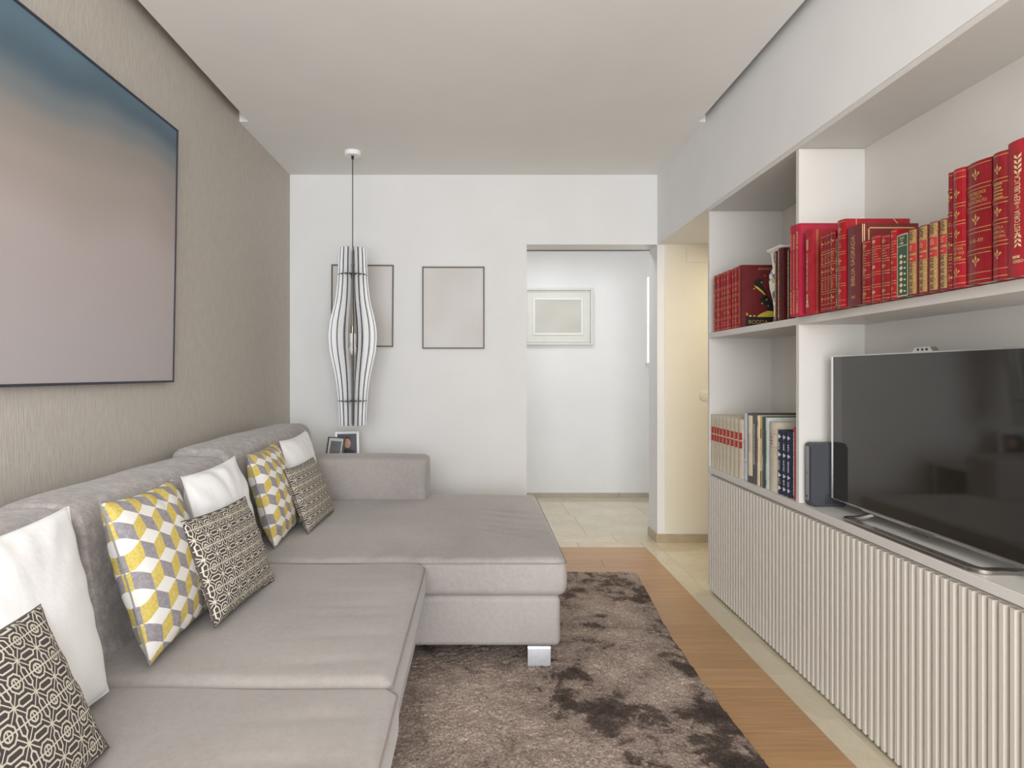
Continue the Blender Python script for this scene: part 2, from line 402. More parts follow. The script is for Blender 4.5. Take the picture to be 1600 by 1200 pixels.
struct('wall_corridor_side', [(-2.3, -2.2, YB2, YC, 0, ZC), (3.1, 3.2, YB2, YC, 0, ZC)], 'white_paint')
struct('ceiling_corridor', [(-2.2, 3.2, YB2, YC+.15, ZC-.1, ZC)], 'ceiling_paint')
wn = thing('window_1', None, None, (2.0, YC, 1.2)); tag(wn, kind='structure')
def wpart(name, b, mat): bxo(name, b, mat).parent = wn; 
wn.location = (0, 0, 0)
for b in ((1.56, 1.566, YC-.004, YC+.08, 1.25, 2.045), (2.414, 2.42, YC-.004, YC+.08, 1.25, 2.045), (1.566, 2.414, YC-.004, YC+.08, 2.039, 2.045)): wpart('window_frame', b, 'frame_white')
wpart('window_sill', (1.55, 2.43, YC-.03, YC+.08, 1.222, 1.25), 'frame_white')
wpart('pane', (1.566, 2.414, YC+.004, YC+.010, 1.25, 2.039), 'window_daylight')
w2 = tag(thing('window_2', None, None), kind='structure')
for b in ((-1.2, -1.14, YF-.12, YF-.04, .10, 2.44), (1.04, 1.1, YF-.12, YF-.04, .10, 2.44), (-1.14, 1.04, YF-.12, YF-.04, 2.38, 2.44), (-1.14, 1.04, YF-.12, YF-.04, .10, .16), (-.08, -.02, YF-.12, YF-.04, .16, 2.38)):
    bxo('window_frame', b, 'frame_white', w2)

# baseboards
struct('baseboard_corridor', [(-2.2, .56, YC-.014, YC, 0, .042), (.563, 1.30, YC-.014, YC, 0, .042), (1.303, 3.1, YC-.014, YC, 0, .042)], 'baseboard_grey')
struct('baseboard_passage', [(XR, 3.1, YB-.012, YB, 0, .058)], 'baseboard_stone')
struct('baseboard_jamb', [(XR-.010, XR, YB-.012, YB2, 0, .058)], 'baseboard_stone')
struct('baseboard_back', [(XL, DX0, YB-.012, YB, 0, .058)], 'baseboard_stone')
struct('trim_1', [(DX0, XR, YB2-.02, YB2+.004, DZ-.005, DZ)], 'frame_dark')

# floor: bed, oak planks across the room, limestone border, passage and corridor tiles
fl = struct('floor', [(XL-.15, 3.2, YF-.15, YC+.15, -.06, -.012)], 'grout')
WX, WY = 1.105, 4.228
me_p = {}
def piece(name, x0, x1, y0, y1, mat, gap=.0006, bevel=.001):
    key = (round(x1-x0, 3), round(y1-y0, 3), mat)
    if key not in me_p:
        a, b = (x1-x0)/2-gap, (y1-y0)/2-gap
        bm = bxm(-a, a, -b, b, -.012, 0); me = bpy.data.meshes.new(name)
        bmesh.ops.bevel(bm, geom=[e for e in bm.edges if all(v.co.z > -.001 for v in e.verts)], offset=bevel, segments=1, affect='EDGES')
        bm.to_mesh(me); bm.free(); me.materials.append(M(mat)); me_p[key] = me
    o = bpy.data.objects.new(name, me_p[key]); C.objects.link(o); o.parent = fl; o.location = ((x0+x1)/2, (y0+y1)/2, 0)
    return o
pw = .145; y = WY; row = 0
while y > YF+.05:
    y0 = max(YF, y-pw); x = WX; L = [.62, 1.15, .35, .9, .5, 1.05][row % 6]
    while x > XL+.01:
        x0 = max(XL, x-L)
        if x0 - XL < .12: x0 = XL
        piece('plank', x0, x, y0, y, 'oak_plank'); x = x0; L = 1.2
    y = y0; row += 1
y = YB-.002
cuts = [YB, 4.11, 3.571, 3.03, 2.43, 1.83, 1.23, .63, .03, -.57, -1.17, YF]
for a, b in zip(cuts, cuts[1:]): piece('tile', WX, 1.205, b, a, 'limestone')
for a, b in zip(cuts[:3], cuts[1:4]):
    piece('tile', 1.205, 1.80, b, a, 'limestone'); piece('tile', 1.80, 2.45, b, a, 'limestone'); piece('tile', 2.45, 3.1, b, a, 'limestone')
for a, b in zip(cuts[3:], cuts[4:]): piece('tile', 1.205, 1.66, b, a, 'limestone')
for x0, x1 in ((XL, -.55), (-.55, .06), (.06, .67), (.67, WX)): piece('tile', x0, x1, WY, YB, 'limestone')
rows = [YB, 4.545, 5.134, 5.723, 6.0]
for i, (a, b) in enumerate(zip(rows, rows[1:])):
    off = [.33, .77, .12, .77][i]; x = off-.62*5
    while x < 3.1:
        x1 = min(3.1, x+.62)
        if x1 > -2.2: piece('tile', max(-2.2, x), x1, a, b, 'limestone')
        x = x1

# ------------------------------------------------------------------ low cabinet, worktop, shelf unit
cab = thing('low_cabinet', 'long low white cabinet with vertical slatted doors under the television', 'cabinet')
ZW = .655; TH = .028; YN = .62        # worktop height, its thickness, near end of the unit
bxo('body', (XR+.023, XB-.002, YN+.01, YE-.002, .035, ZW-TH-.002), 'lacquer', cab)
bxo('plinth', (XR+.030, XB-.01, YN+.02, YE-.012, 0, .035), 'gap_shade', cab)
bxo('side_panel', (XR+.001, XR+.022, YE-.012, YE-.001, .035, ZW-TH-.004), 'lacquer', cab)
pitch = .03125; y = YE-.012; slat_me = None
for d in range(6):
    y1 = y; y0 = y1-16*pitch
    if y0 < YN-.3: break
    dr = bxo('door', (XR+.017, XR+.0225, y0+.0012, y1-.0012, .012, ZW-TH-.012), 'lacquer_door', cab)
    for i in range(16):
        yc = y1-(i+.5)*pitch
        if slat_me is None:
            bm = bxm(0, .0175, -.0080, .0080, .012, ZW-TH-.014)
            bmesh.ops.bevel(bm, geom=[e for e in bm.edges if all(v.co.x < .001 for v in e.verts)], offset=.0015, segments=2, affect='EDGES')
            slat_me = bpy.data.meshes.new('slat'); bm.to_mesh(slat_me); bm.free(); slat_me.materials.append(M('lacquer_door'))
        o = bpy.data.objects.new('slat', slat_me); C.objects.link(o); o.parent = dr; o.location = (XR, yc, 0)
    y = y0
bpy.context.view_layer.update()
tag(bxo('worktop', (XR-.003, XB-.002, YN-.2, YE, ZW-TH, ZW), 'lacquer', bevel=.0012, seg=1), 'long pale grey worktop over the slatted cabinet', 'worktop')

bk = thing('shelf_unit', 'white built-in bookshelf with tall left compartment and long upper shelf', 'bookshelf')
YD0, YD1 = 2.429, 2.452; ZS = 1.362; XM = 1.4676
lac = 'lacquer'
bxo('side_panel', (XR, XB-.002, YE-.022, YE, ZW+.001, SH), lac, bk, .0008, 1)
bxo('divider', (XR, XB-.004, YD0, YD1, ZW+.001, SH-.001), lac, bk, .0008, 1)
bxo('shelf', (XR, XB-.004, YD1, YE-.022, ZS-TH, ZS), lac, bk, .0008, 1)
bxo('shelf', (XR, XM, YN-.2, YD0, ZS-TH, ZS), lac, bk, .0008, 1)
bxo('top_panel', (XR-.002, XB-.002, YN-.2, YE, SH, SH+.02), lac, bk, .0008, 1)
bxo('back_panel', (1.602, 1.615, YD1, YE-.022, ZS, SH), lac, bk)
bxo('back_panel', (1.545, 1.558, YD1, YE-.022, ZW+.001, ZS-TH), lac, bk)
bxo('back_panel', (XM, XM+.014, YN-.2, YD0, ZW+.001, SH), lac, bk)

# ------------------------------------------------------------------ books
def Yat(x, X): return X/((x-VX)/FPX)
def Zat(y, Y): return CH+(VY-y)/FPX*Y
class Book:
    """upright book, spine toward -X; far side y1, near side y0"""
    def __init__(s, name, label, y0, y1, X, z0, h, depth, mat, group=None, bulge=None, cat='book'):
        s.y0, s.y1, s.X, s.z0, s.h, s.d = y0, y1, X, z0, h, depth; s.w = y1-y0; s.yc = (y0+y1)/2
        s.b = min(.20*s.w, .008) if bulge is None else bulge
        s.root = thing(name, label, cat, (X+depth/2, s.yc, z0), group)
        s.off = Vector(s.root.location)
        t = min(.0022, s.w*.15); n = 7
        outer = [(X+depth, y0)] + [(s.sx(y0+s.w*i/(n-1)), y0+s.w*i/(n-1)) for i in range(n)] + [(X+depth, y1)]
        inner = [(X+depth, y1-t), (X+.006, y1-t), (X+.004, s.yc), (X+.006, y0+t), (X+depth, y0+t)]
        bm = bmesh.new(); poly = outer+inner
        a = [bm.verts.new((p[0], p[1], z0)) for p in poly]; b = [bm.verts.new((p[0], p[1], z0+h)) for p in poly]; m = len(poly)
        for i in range(m): bm.faces.new((a[i], a[(i+1) % m], b[(i+1) % m], b[i]))
        for q in (a, b):      # the U-shaped ends in quads/tris
            o_, i_ = q[:n+2], q[n+2:]
            bm.faces.new((o_[0], o_[1], i_[3], i_[4])); bm.faces.new((o_[-1], i_[0], i_[1], o_[-2]))
            mid = n//2+1
            bm.faces.new(o_[1:mid+1]+[i_[2], i_[3]]); bm.faces.new(o_[mid:-1]+[i_[1], i_[2]])
        s.cover = s.add('cover', bm, mat)
        s.add('pages', bxm(X+.0062, X+depth-.004, y0+t+.0002, y1-t-.0002, z0+.003, z0+h-.004), 'pages')
    def sx(s, y):
        q = (y-s.yc)/(s.w/2); return s.X - s.b*(1-q*q)
    def add(s, name, bm, mat, smooth=False):
        for v in bm.verts: v.co -= s.off
        o = obj(name, bm, mat, s.root, smooth)
        if name in ('gilt_line', 'gilt_ornament', 'gilt_marks', 'spine_marks', 'cover_print', 'gilt_wreath', 'lettering', 'spine_line', 'gilt_frame'): o['kind'] = 'stuff'
        return o
    def strip(s, bm, z, hh, off=.0005, a=-.96, b=.96, n=6):
        """thin band across the spine at height z"""
        vs = []
        for i in range(n+1):
            y = s.yc - s.w/2*(a+(b-a)*i/n); x = s.sx(y)
            vs.append([bm.verts.new((x-off, y, z-hh)), bm.verts.new((x-off, y, z+hh)), bm.verts.new((x+.001, y, z+hh)), bm.verts.new((x+.001, y, z-hh))])
        for p, q in zip(vs, vs[1:]):
            for j in range(3): bm.faces.new((p[j], p[(j+1) % 4], q[(j+1) % 4], q[j]))
        bm.faces.new(vs[0]); bm.faces.new(vs[-1][::-1])
    def flat(s, bm, polys, off=.0006):
        """polygons in spine coordinates (s to the right, z up from the book's foot)"""
        for P in polys:
            f = [bm.verts.new((s.sx(s.yc-p[0])-off, s.yc-p[0], s.z0+p[1])) for p in P]
            bm.faces.new(f)
    def bands(s, zs, rib=.0022, gold='gold_leaf', ribs=True):
        if ribs:
            for z in zs: bm = bmesh.new(); s.strip(bm, s.z0+z*s.h, rib, .0014, -.99, .99); s.add('spine_rib', bm, s.cover.data.materials[0])
        bm = bmesh.new()
        for z in zs:
            s.strip(bm, s.z0+z*s.h+rib+.0016, .0007); s.strip(bm, s.z0+z*s.h-rib-.0016, .0007)
        s.strip(bm, s.z0+.02*s.h+.002, .0007); s.strip(bm, s.z0+.98*s.h-.002, .0007); s.strip(bm, s.z0+.085*s.h, .0006)
        s.add('gilt_line', bm, gold)
    def ornaments(s, zs, size, kind='lily', gold='gold_leaf', sx=0):
        bm = bmesh.new()
        for z in zs:
            c = z*s.h; q = size
            if kind == 'lily':
                P = [[(0, .55), (.13, .2), (0, -.12), (-.13, .2)], [(.12, -.08), (.30, .22), (.46, .10), (.40, -.04), (.22, -.12)], [(-.12, -.08), (-.22, -.12), (-.40, -.04), (-.46, .10), (-.30, .22)],
                     [(-.26, -.14), (.26, -.14), (.26, -.2), (-.26, -.2)], [(0, -.22), (.12, -.38), (0, -.55), (-.12, -.38)]]
            elif kind == 'leaf':
                P = [[(-.40, 0), (-.2, .28), (.1, .26), (.45, 0), (.1, -.26), (-.2, -.28)]]
            elif kind == 'medal':
                P = [[(.36*math.cos(i*math.pi/5), .36*math.sin(i*math.pi/5)) for i in range(10)], [(.36, .05), (.55, .05), (.55, -.05), (.36, -.05)], [(-.36, .05), (-.55, .05), (-.55, -.05), (-.36, -.05)]]
            elif kind == 'scroll':
                P = [[(-.5, .42), (.5, .42), (.5, .50), (-.5, .50)], [(-.48, .3), (-.3, .38), (-.1, .2), (-.3, .05)], [(.48, .3), (.3, .38), (.1, .2), (.3, .05)], [(0, .35), (.1, 0), (0, -.35), (-.1, 0)],
                     [(-.48, -.3), (-.3, -.05), (-.1, -.2), (-.3, -.38)], [(.48, -.3), (.3, -.05), (.1, -.2), (.3, -.38)], [(-.5, -.04), (-.14, .03), (-.14, -.05)], [(.5, -.04), (.14, .03), (.14, -.05)]]
            s.flat(bm, [[(sx+p[0]*q, c+p[1]*q) for p in poly] for poly in P])
        s.add('gilt_ornament', bm, gold)
    def dashes(s, z, rows, wd, gold='gold_leaf', hh=.0011, step=.0052, seed=1):
        """rows of tiny tooled marks too small to read"""
        rd = random.Random(seed); bm = bmesh.new(); P = []
        for r in range(rows):
            zz = z*s.h - (r-(rows-1)/2)*step; ww = wd*rd.uniform(.6, 1); x = -ww/2
            while x < ww/2:
                l = rd.uniform(.0012, .0026); P.append([(x, zz-hh), (min(x+l, ww/2), zz-hh), (min(x+l, ww/2), zz+hh), (x, zz+hh)]); x += l+.0009
        s.flat(bm, P); s.add('gilt_marks', bm, gold)
    def vmarks(s, z0, z1, wd, mat, seed=1, lmin=.003, lmax=.007, sx=0):
        rd = random.Random(seed); bm = bmesh.new(); P = []; z = z0*s.h
        while z < z1*s.h:
            l = rd.uniform(lmin, lmax); a = wd/2*rd.uniform(.6, 1); P.append([(sx-a, z), (sx+a, z), (sx+a, z+l), (sx-a, z+l)]); z += l+rd.uniform(.0012, .003)
        s.flat(bm, P); s.add('spine_marks', bm, mat)
    def text(s, string, z, size, mat='gold_leaf', vertical=False, sx=0, maxlen=None):
        vs, fs = text_mesh(string, size); bm = bmesh.new()
        if maxlen:
            L = max(v[0] for v in vs)-min(v[0] for v in vs)
            if L > 0: vs = [(v[0]*maxlen/L, v[1], 0) for v in vs]
        bv = []
        for v in vs:
            a, b = (-v[1]+sx, v[0]+z*s.h) if vertical else (v[0]+sx, v[1]+z*s.h)
            y = s.yc-a; bv.append(bm.verts.new((s.sx(max(s.y0, min(s.y1, y)))-.0006, y, s.z0+b)))
        for f in fs:
            try: bm.faces.new([bv[i] for i in f])
            except ValueError: pass
        s.add('lettering', bm, mat)
    def panel(s, z0, z1, mat, a=-.9, b=.9, name='spine_label', off=.0004):
        bm = bmesh.new(); s.strip(bm, s.z0+(z0+z1)/2*s.h, (z1-z0)/2*s.h, off, a, b); s.add(name, bm, mat)
    def front(s, polys, mat, name, off=.0006):
        """polygons on the near cover board: (x from the spine, z from the foot)"""
        bm = bmesh.new()
        for P in polys: bm.faces.new([bm.verts.new((s.X+p[0], s.y0-off, s.z0+p[1])) for p in P])
        s.add(name, bm, mat)
    def front_text(s, string, x, z, size, mat, vertical=False):
        vs, fs = text_mesh(string, size, 'LEFT'); bm = bmesh.new(); bv = []
        for v in vs:
            a, b = (x-v[1], z+v[0]) if vertical else (x+v[0], z+v[1])
            bv.append(bm.verts.new((s.X+a, s.y0-.0012, s.z0+b)))
        for f in fs: bm.faces.new([bv[i] for i in f])
        s.add('lettering', bm, mat)
def px_book(name, label, xa, xb, ytop, X, zbase, depth, mat, h=None, gap=.0004, XY=None, **kw):
    XY = XY or (XS if X < 1.2 else X); y1, y0 = Yat(xa, XY)-gap, Yat(xb, XY)+gap
    if h is None: h = Zat(ytop, y0)-zbase
    return Book(name, label, y0, y1, X, zbase+.0004, h, depth, mat, **kw)

ordw = ['first', 'second', 'third', 'fourth', 'fifth', 'sixth', 'seventh', 'eighth', 'ninth']
FOUR = [.22, .40, .58, .76]
XS = 1.186
# --- upper shelf, left compartment
XU = 1.224
for i, (a, b) in enumerate([(1115.7, 1121.3), (1121.3, 1127), (1128, 1132), (1132, 1136.3), (1136.3, 1143), (1144.7, 1149), (1149, 1154.3)]):
    bo = px_book('book', f'{ordw[i]} gilt-banded red book from the left end of the upper shelf', a, b, 0, XU, ZS, .17, 'red_leather', h=.287, group='red gilt set at the left end of the upper shelf')
    bo.bands([.2, .38, .55, .73, ]); bo.ornaments([.125, .465, .87], min(.016, bo.w*.75)); bo.dashes(.64, 3, bo.w*.7, seed=i); 
    if i in (1, 3, 4, 5, 6): bo.dashes(.29, 3, bo.w*.7, seed=i+9)
bo = px_book('picture_book', 'maroon book with black and yellow figure on its front cover, left of the vase', 1155, 1160.5, 414, XU, ZS, .185, 'maroon')
bo.vmarks(.06, .95, .006, 'gold_leaf', 3)
K = 1/2535.
def cv(pts): return [((x-410)*K, (1040-y)*K) for x, y in pts]
bo.front([cv([(447, 1036), (860, 1036), (860, 915), (640, 925), (560, 912), (500, 922), (447, 908)])], 'black_print', 'cover_print')
bo.front([cv([(575, 920), (600, 893), (650, 868), (700, 848), (760, 852), (800, 880), (830, 920)])] + [cv([(450, 890), (458, 868), (470, 884), (462, 905)]), cv([(478, 912), (500, 896), (520, 905), (505, 918)]), cv([(530, 912), (548, 898), (566, 908), (550, 918)])], 'yellow_print', 'cover_print', .0009)
bo.front([cv([(535, 522), (560, 490), (590, 466), (630, 466), (655, 480), (652, 520), (640, 545), (660, 580), (690, 640), (700, 690), (680, 690), (640, 640), (600, 590), (570, 560)]),
          cv([(605, 725), (630, 690), (680, 672), (720, 690), (760, 760), (770, 850), (700, 850), (690, 790), (650, 765)])], 'black_print', 'cover_print')
bo.front([cv([(545, 548), (590, 570), (640, 612), (680, 660), (670, 664), (620, 622), (560, 575)]), cv([(530, 600), (545, 578), (552, 592)]), cv([(620, 510), (640, 508), (636, 528)]), cv([(625, 765), (640, 748), (645, 770)]), cv([(660, 445), (672, 425), (676, 440)]), cv([(680, 730), (690, 700), (698, 720)]), cv([(700, 790), (712, 780), (712, 800)])], 'yellow_print', 'cover_print', .0009)
bo.front_text('BODDA', 66*K, 60*K, .0255, 'gold_leaf'); bo.front_text('DE', 278*K, 52*K, .011, 'gold_leaf'); bo.front_text('BERNARDO', 180*K, 682*K, .0115, 'gold_leaf')
# vase
vs = thing('porcelain_vase', 'square blue and white porcelain vase with flared rim on the upper shelf', 'vase', (1.309, 2.71, ZS+.0005))
def square_loft(prof):
    bm = bmesh.new(); rings = []
    for r, z, c in prof:
        q = []
        for sx, sy in ((1, 1), (-1, 1), (-1, -1), (1, -1)):
            pts = [(r-c, r), (r, r-c)] if sx*sy < 0 else [(r, r-c), (r-c, r)]
            q += [(sx*a, sy*b) for a, b in pts]
        rings.append([bm.verts.new((x, y_, z)) for x, y_ in q])
    for a, b in zip(rings, rings[1:]):
        for i in range(8): bm.faces.new((a[i], a[(i+1) % 8], b[(i+1) % 8], b[i]))
    bm.faces.new(rings[0][::-1]); bm.faces.new(rings[-1]); return bm
obj('body', square_loft([(.044, 0, .008), (.044, .012, .008), (.042, .03, .010), (.043, .07, .012), (.048, .11, .014), (.056, .15, .016), (.058, .18, .016), (.057, .21, .016), (.050, .228, .014), (.046, .236, .012), (.047, .26, .01), (.050, .30, .008)]), 'porcelain', vs)
obj('rim', square_loft([(.050, .300, .006), (.062, .312, .006), (.062, .318, .006), (.054, .318, .006), (.052, .310, .006)]), 'porcelain_white', vs)
bo = px_book('book', 'slim maroon book with gold-covered spine, right of the porcelain vase', 1211, 1215.8, 0, XU, ZS, .17, 'dark_maroon', h=.287); bo.vmarks(.03, .97, .011, 'gold_leaf', 5)
bo = px_book('book', 'maroon book with large gold spine letters beside the porcelain vase', 1216, 1224.5, 386.7, XU, ZS, .19, 'dark_maroon'); bo.vmarks(.04, .97, .010, 'gold_leaf', 6, .008, .02, -.004)
bo = px_book('book', 'thin dark book with gold-tooled spine against the shelf divider', 1231, 1235.4, 387, 1.236, ZS, .16, 'dark_maroon'); bo.vmarks(.02, .97, .011, 'gold_pale', 7)

# --- upper shelf, long compartment
XS = 1.186
D = 'upper shelf'
for i, (a, b, yt, lb) in enumerate([(1235.2, 1239.6, 352.6, 'first'), (1239.8, 1244.4, 351, 'second'), (1244.6, 1251.5, 348.7, 'third')]):
    bo = px_book('book', f'{lb} tall crimson album from the shelf divider, gold lettering down its spine', a, b, yt, XS, ZS, .20, 'crimson_cloth', group='tall crimson albums')
    wd = bo.w*.42
    bo.vmarks(.03, .27, wd*1.2, 'gold_leaf', 20+i, .006, .012); bo.vmarks(.30, .70, wd*.6, 'gold_leaf', 30+i, .002, .005); bo.vmarks(.73, .90, wd*1.2, 'gold_leaf', 40+i, .005, .01)
def wreath(bo, z, n, size, mat, up=1):
    bm = bmesh.new(); P = []
    for i in range(n):
        c = z*bo.h+up*i*size*.55
        for sgn in (-1, 1): P.append([(0, c), (sgn*size*.45, c+up*size*.25), (sgn*size*.5, c+up*size*.6), (sgn*size*.12, c+up*size*.4)])
    bo.flat(bm, P); bo.add('gilt_wreath', bm, mat)
bo = px_book('book', 'dark red history volume with white spine title, beside the crimson albums', 1256.5, 1268, 357.7, XS+.006, ZS, .15, 'red_cloth')
bo.text('HISTORIA DA REPUBLICA', .50, .014, 'gold_pale', True, maxlen=.135); wreath(bo, .76, 5, .014, 'gold_pale'); wreath(bo, .24, 4, .012, 'gold_pale', -1); bo.vmarks(.08, .14, .016, 'gold_pale', 2, .004, .008)
bo.front([[(.012, .002), (.0135, .002), (.0135, bo.h-.002), (.012, bo.h-.002)], [(.016, .002), (.017, .002), (.017, bo.h-.002), (.016, bo.h-.002)]], 'gold_leaf', 'gilt_line')
bo.front([[(.034+.003*math.sin(j*.9), .055+j*.0135), (.040+.003*math.sin(j*.9), .052+j*.0135), (.0385, .058+j*.0135), (.040, .0625+j*.0135), (.035, .062+j*.0135)] for j in range(7)], 'gold_pale', 'cover_print')
for i, (a, b, yt) in enumerate([(1281.2, 1287, 358), (1287, 1291.2, 355), (1291.4, 1296, 353), (1296.2, 1304, 350)]):
    bo = px_book('book', f'{ordw[i]} of four slim gilt red volumes between history volume and thick red book', a, b, yt, XS+.004, ZS, .15, 'red_leather_deep', h=.262, group='four slim gilt red volumes')
    bo.bands([.24, .42, .60, .76]); bo.ornaments([.155, .51, .875], min(.024, bo.w*.85)); bo.dashes(.68, 6, bo.w*.75, seed=50+i, step=.006); bo.dashes(.33, 5, bo.w*.75, seed=60+i, step=.006)
bo = px_book('book', 'thin dark book with gold spine, squeezed left of the thick red book', 1304.4, 1308, 361, XS+.004, ZS, .15, 'brown_dark', h=.235); bo.vmarks(.02, .98, bo.w*.8, 'gold_leaf', 9)
bo = px_book('book', 'large thick red book with broad gilt bands left of the brown bible', 1308.6, 1322.3, 341.7, XS, ZS, .205, 'red_leather')
bo.bands([.26, .44, .62, .80]); bo.ornaments([.19, .53, .89], .021); bo.dashes(.71, 2, .022, seed=4, step=.009); bo.dashes(.35, 2, .018, seed=5, step=.009)
bo.front([[(.031, .002), (.0335, .002), (.0335, bo.h-.001), (.031, bo.h-.001)], [(.150, bo.h-.001), (.154, bo.h-.001), (.170, bo.h-.018), (.166, bo.h-.018)]], 'gold_leaf', 'gilt_line')
bo = px_book('bible', 'brownish red bible with upright gold title BIBLIA SAGRADA on its spine', 1324.3, 1345.4, 349, XS, ZS, .178, 'maroon', bulge=.003)
bo.text('BIBLIA SAGRADA', .56, .028, 'gold_leaf', True, maxlen=.158); bo.text('VERBO', .105, .013, 'gold_leaf', maxlen=.022)
H = bo.h; fr_ = []
for (x0, x1, z0, z1) in ((.022, .170, H-.016, H-.012), (.022, .026, .01, H-.012), (.166, .170, .01, H-.012), (.022, .170, .008, .012)): fr_.append([(x0, z0), (x1, z0), (x1, z1), (x0, z1)])
bo.front(fr_, 'gold_leaf', 'gilt_frame')
bo.front([[(.004, .002), (.006, .002), (.006, H-.002), (.004, H-.002)], [(.009, .002), (.0115, .002), (.0115, H-.002), (.009, H-.002)]], 'gold_pale', 'gilt_line')
for i, (a, b, yt, kind) in enumerate([(1346.8, 1360, 374.5, 'lily'), (1360.3, 1376.4, 366, 'leaf'), (1376.7, 1390.7, 365.3, 'leaf'), (1391, 1400, 357.8, 'leaf')]):
    bo = px_book('book', f'{ordw[i]} small gilt-banded red volume to the right of the bible', a, b, yt, XS+.002, ZS, .14, 'red_leather' if i % 2 else 'red_leather_deep', group='small gilt red volumes beside the bible')
    bo.bands([.24, .43, .62, .81], .002); bo.ornaments([.145, .525, .91], min(.020, bo.w*.62), kind); bo.dashes(.72, 3, bo.w*.7, seed=70+i, step=.008)
    if i == 1: bo.text('2', .335, .012)
    elif i == 2: bo.text('1', .335, .014)
    else: bo.dashes(.335, 1, bo.w*.3, seed=80+i)
bo = px_book('book', 'dark green book with gold ornaments between red and gold-backed volumes', 1400.3, 1418.4, 362, XS+.002, ZS, .14, 'green_leather', bulge=.002)
bm = bmesh.new(); hw = bo.w/2
for z0, z1 in ((.97, .985), (.80, .81), (.015, .03)): bo.strip(bm, bo.z0+(z0+z1)/2*bo.h, (z1-z0)/2*bo.h, .0005, -.9, .9)
bo.strip(bm, bo.z0+.5*bo.h, .48*bo.h, .0005, .86, .93, 1); bo.strip(bm, bo.z0+.5*bo.h, .48*bo.h, .0005, -.93, -.88, 1); bo.add('gilt_line', bm, 'gold_pale')
bo.ornaments([.10, .19, .28, .37, .46, .55, .64], .016, 'medal', 'gold_pale', -.003); bo.text('OBRAS', .925, .0085, 'gold_pale', maxlen=.020); bo.text('DE', .885, .006, 'gold_pale'); bo.dashes(.845, 1, .022, 'gold_pale', .0022, seed=3)
bo.ornaments([.09, .18, .27, .36, .45, .54, .63], .010, 'leaf', 'gold_pale', .012)
for i, (a, b, yt) in enumerate([(1419, 1433.5, 358.7), (1434.8, 1450.3, 352), (1451, 1466.8, 347), (1467.6, 1481, 342)]):
    bo = px_book('book', f'{ordw[i]} gold-tooled volume with two red labels right of the green book', a, b, yt, XS+.002, ZS, .14, 'oxblood', h=.18, group='gold-tooled volumes with red labels')
    bo.panel(.02, .985, 'gilt_leather', -.92, .84, 'gilt_spine')
    bo.panel(.63, .78, 'red_label', -.86, .78, off=.0008); bo.panel(.50, .60, 'red_label', -.86, .78, off=.0008)
    bm_ = bo.ornaments([.07, .17, .27, .37, .455], .0165, 'scroll', 'brown_dark', -.001); bo.ornaments([.86, .93], .0165, 'scroll', 'brown_dark', -.001)
    bo.b += .0006; bo.dashes(.715, 3, .015, 'gold_pale', .0009, .0055, seed=90+i); bo.dashes(.55, 1, .013, 'gold_pale', .0012, seed=95+i); bo.b -= .0006
def big(a, b, yt, label, mat, xs=XS, **kw): return px_book('book', label, a, b, yt, xs, ZS, .20, mat, **kw)
bo = big(1481.6, 1488.8, 272.8, 'narrow tall gilt red volume just right of the gold-backed volumes', 'red_leather_deep', h=.290); bo.bands([.28, .46, .64, .84]); bo.ornaments([.09, .37, .78], .017); bo.dashes(.55, 2, .014, seed=1); bo.dashes(.20, 4, .014, seed=2, step=.009)
bo = big(1489.2, 1510, 262, 'tall red volume with lily ornaments and three lines of title low on its spine', 'red_leather', h=.290); bo.bands([.21, .36, .54, .69]); bo.ornaments([.125, .45, .615, .79], .021)
bo.text('HISTORIA', .318, .0105, maxlen=.032); bo.text('HENRY SVO', .28, .0105, maxlen=.036); bo.dashes(.243, 1, .036, hh=.0028, seed=3)
bm = bmesh.new(); bo.strip(bm, bo.z0+.92*bo.h, .0008); bo.add('gilt_line', bm, 'gold_leaf')
bo = big(1510.6, 1550, 248.6, 'thickest red volume, titled CONTABILIDADE, on the upper shelf', 'red_leather_deep', h=.288); bo.bands([.26, .435, .615, .79], .0032)
bo.ornaments([.185, .525, .895], .025); bo.text('CONTABILIDADE', .738, .011, maxlen=.052); bo.text('ANALÍTICA', .703, .011, maxlen=.034); bo.text('DE EXPLORAÇÃO', .668, .011, maxlen=.056); bo.text('I-II-III', .35, .0125, maxlen=.038)
bo = big(1551, 1577.2, 237, 'red volume titled POLITICA at its foot, right of the thickest volume', 'red_leather_deep', h=.288); bo.bands([.285, .455, .615, .775], .0028)
bo.ornaments([.20, .535, .865], .022); bo.dashes(.695, 5, .030, hh=.0018, step=.0075, seed=11); bo.text('POLÍTICA', .405, .0095, maxlen=.026); bo.text('COMERCIAL', .37, .0095, maxlen=.032); bo.text('FINANCEIRA', .335, .0095, maxlen=.034)
bo = big(1578, 1611, 219, 'bright red history volume with large gold wreath at the right edge of the upper shelf', 'red_cloth', xs=XS-.004, h=.297, bulge=.005)
bo.text('HISTORIA', .395, .021, 'gold_pale', True, .004, .052); bo.text('DA', .508, .010, 'gold_pale', True, .004, .008); bo.text('REPUBLICA', .635, .021, 'gold_pale', True, .004, .064)
b0 = bo.yc; bo.yc -= .004; wreath(bo, .745, 4, .020, 'gold_pale'); wreath(bo, .31, 3, .018, 'gold_pale', -1); bo.yc = b0
bo.text('VERBO', .105, .010, 'gold_pale', maxlen=.026, sx=.004); bo.dashes(.14, 1, .026, 'gold_pale', .003, seed=8)

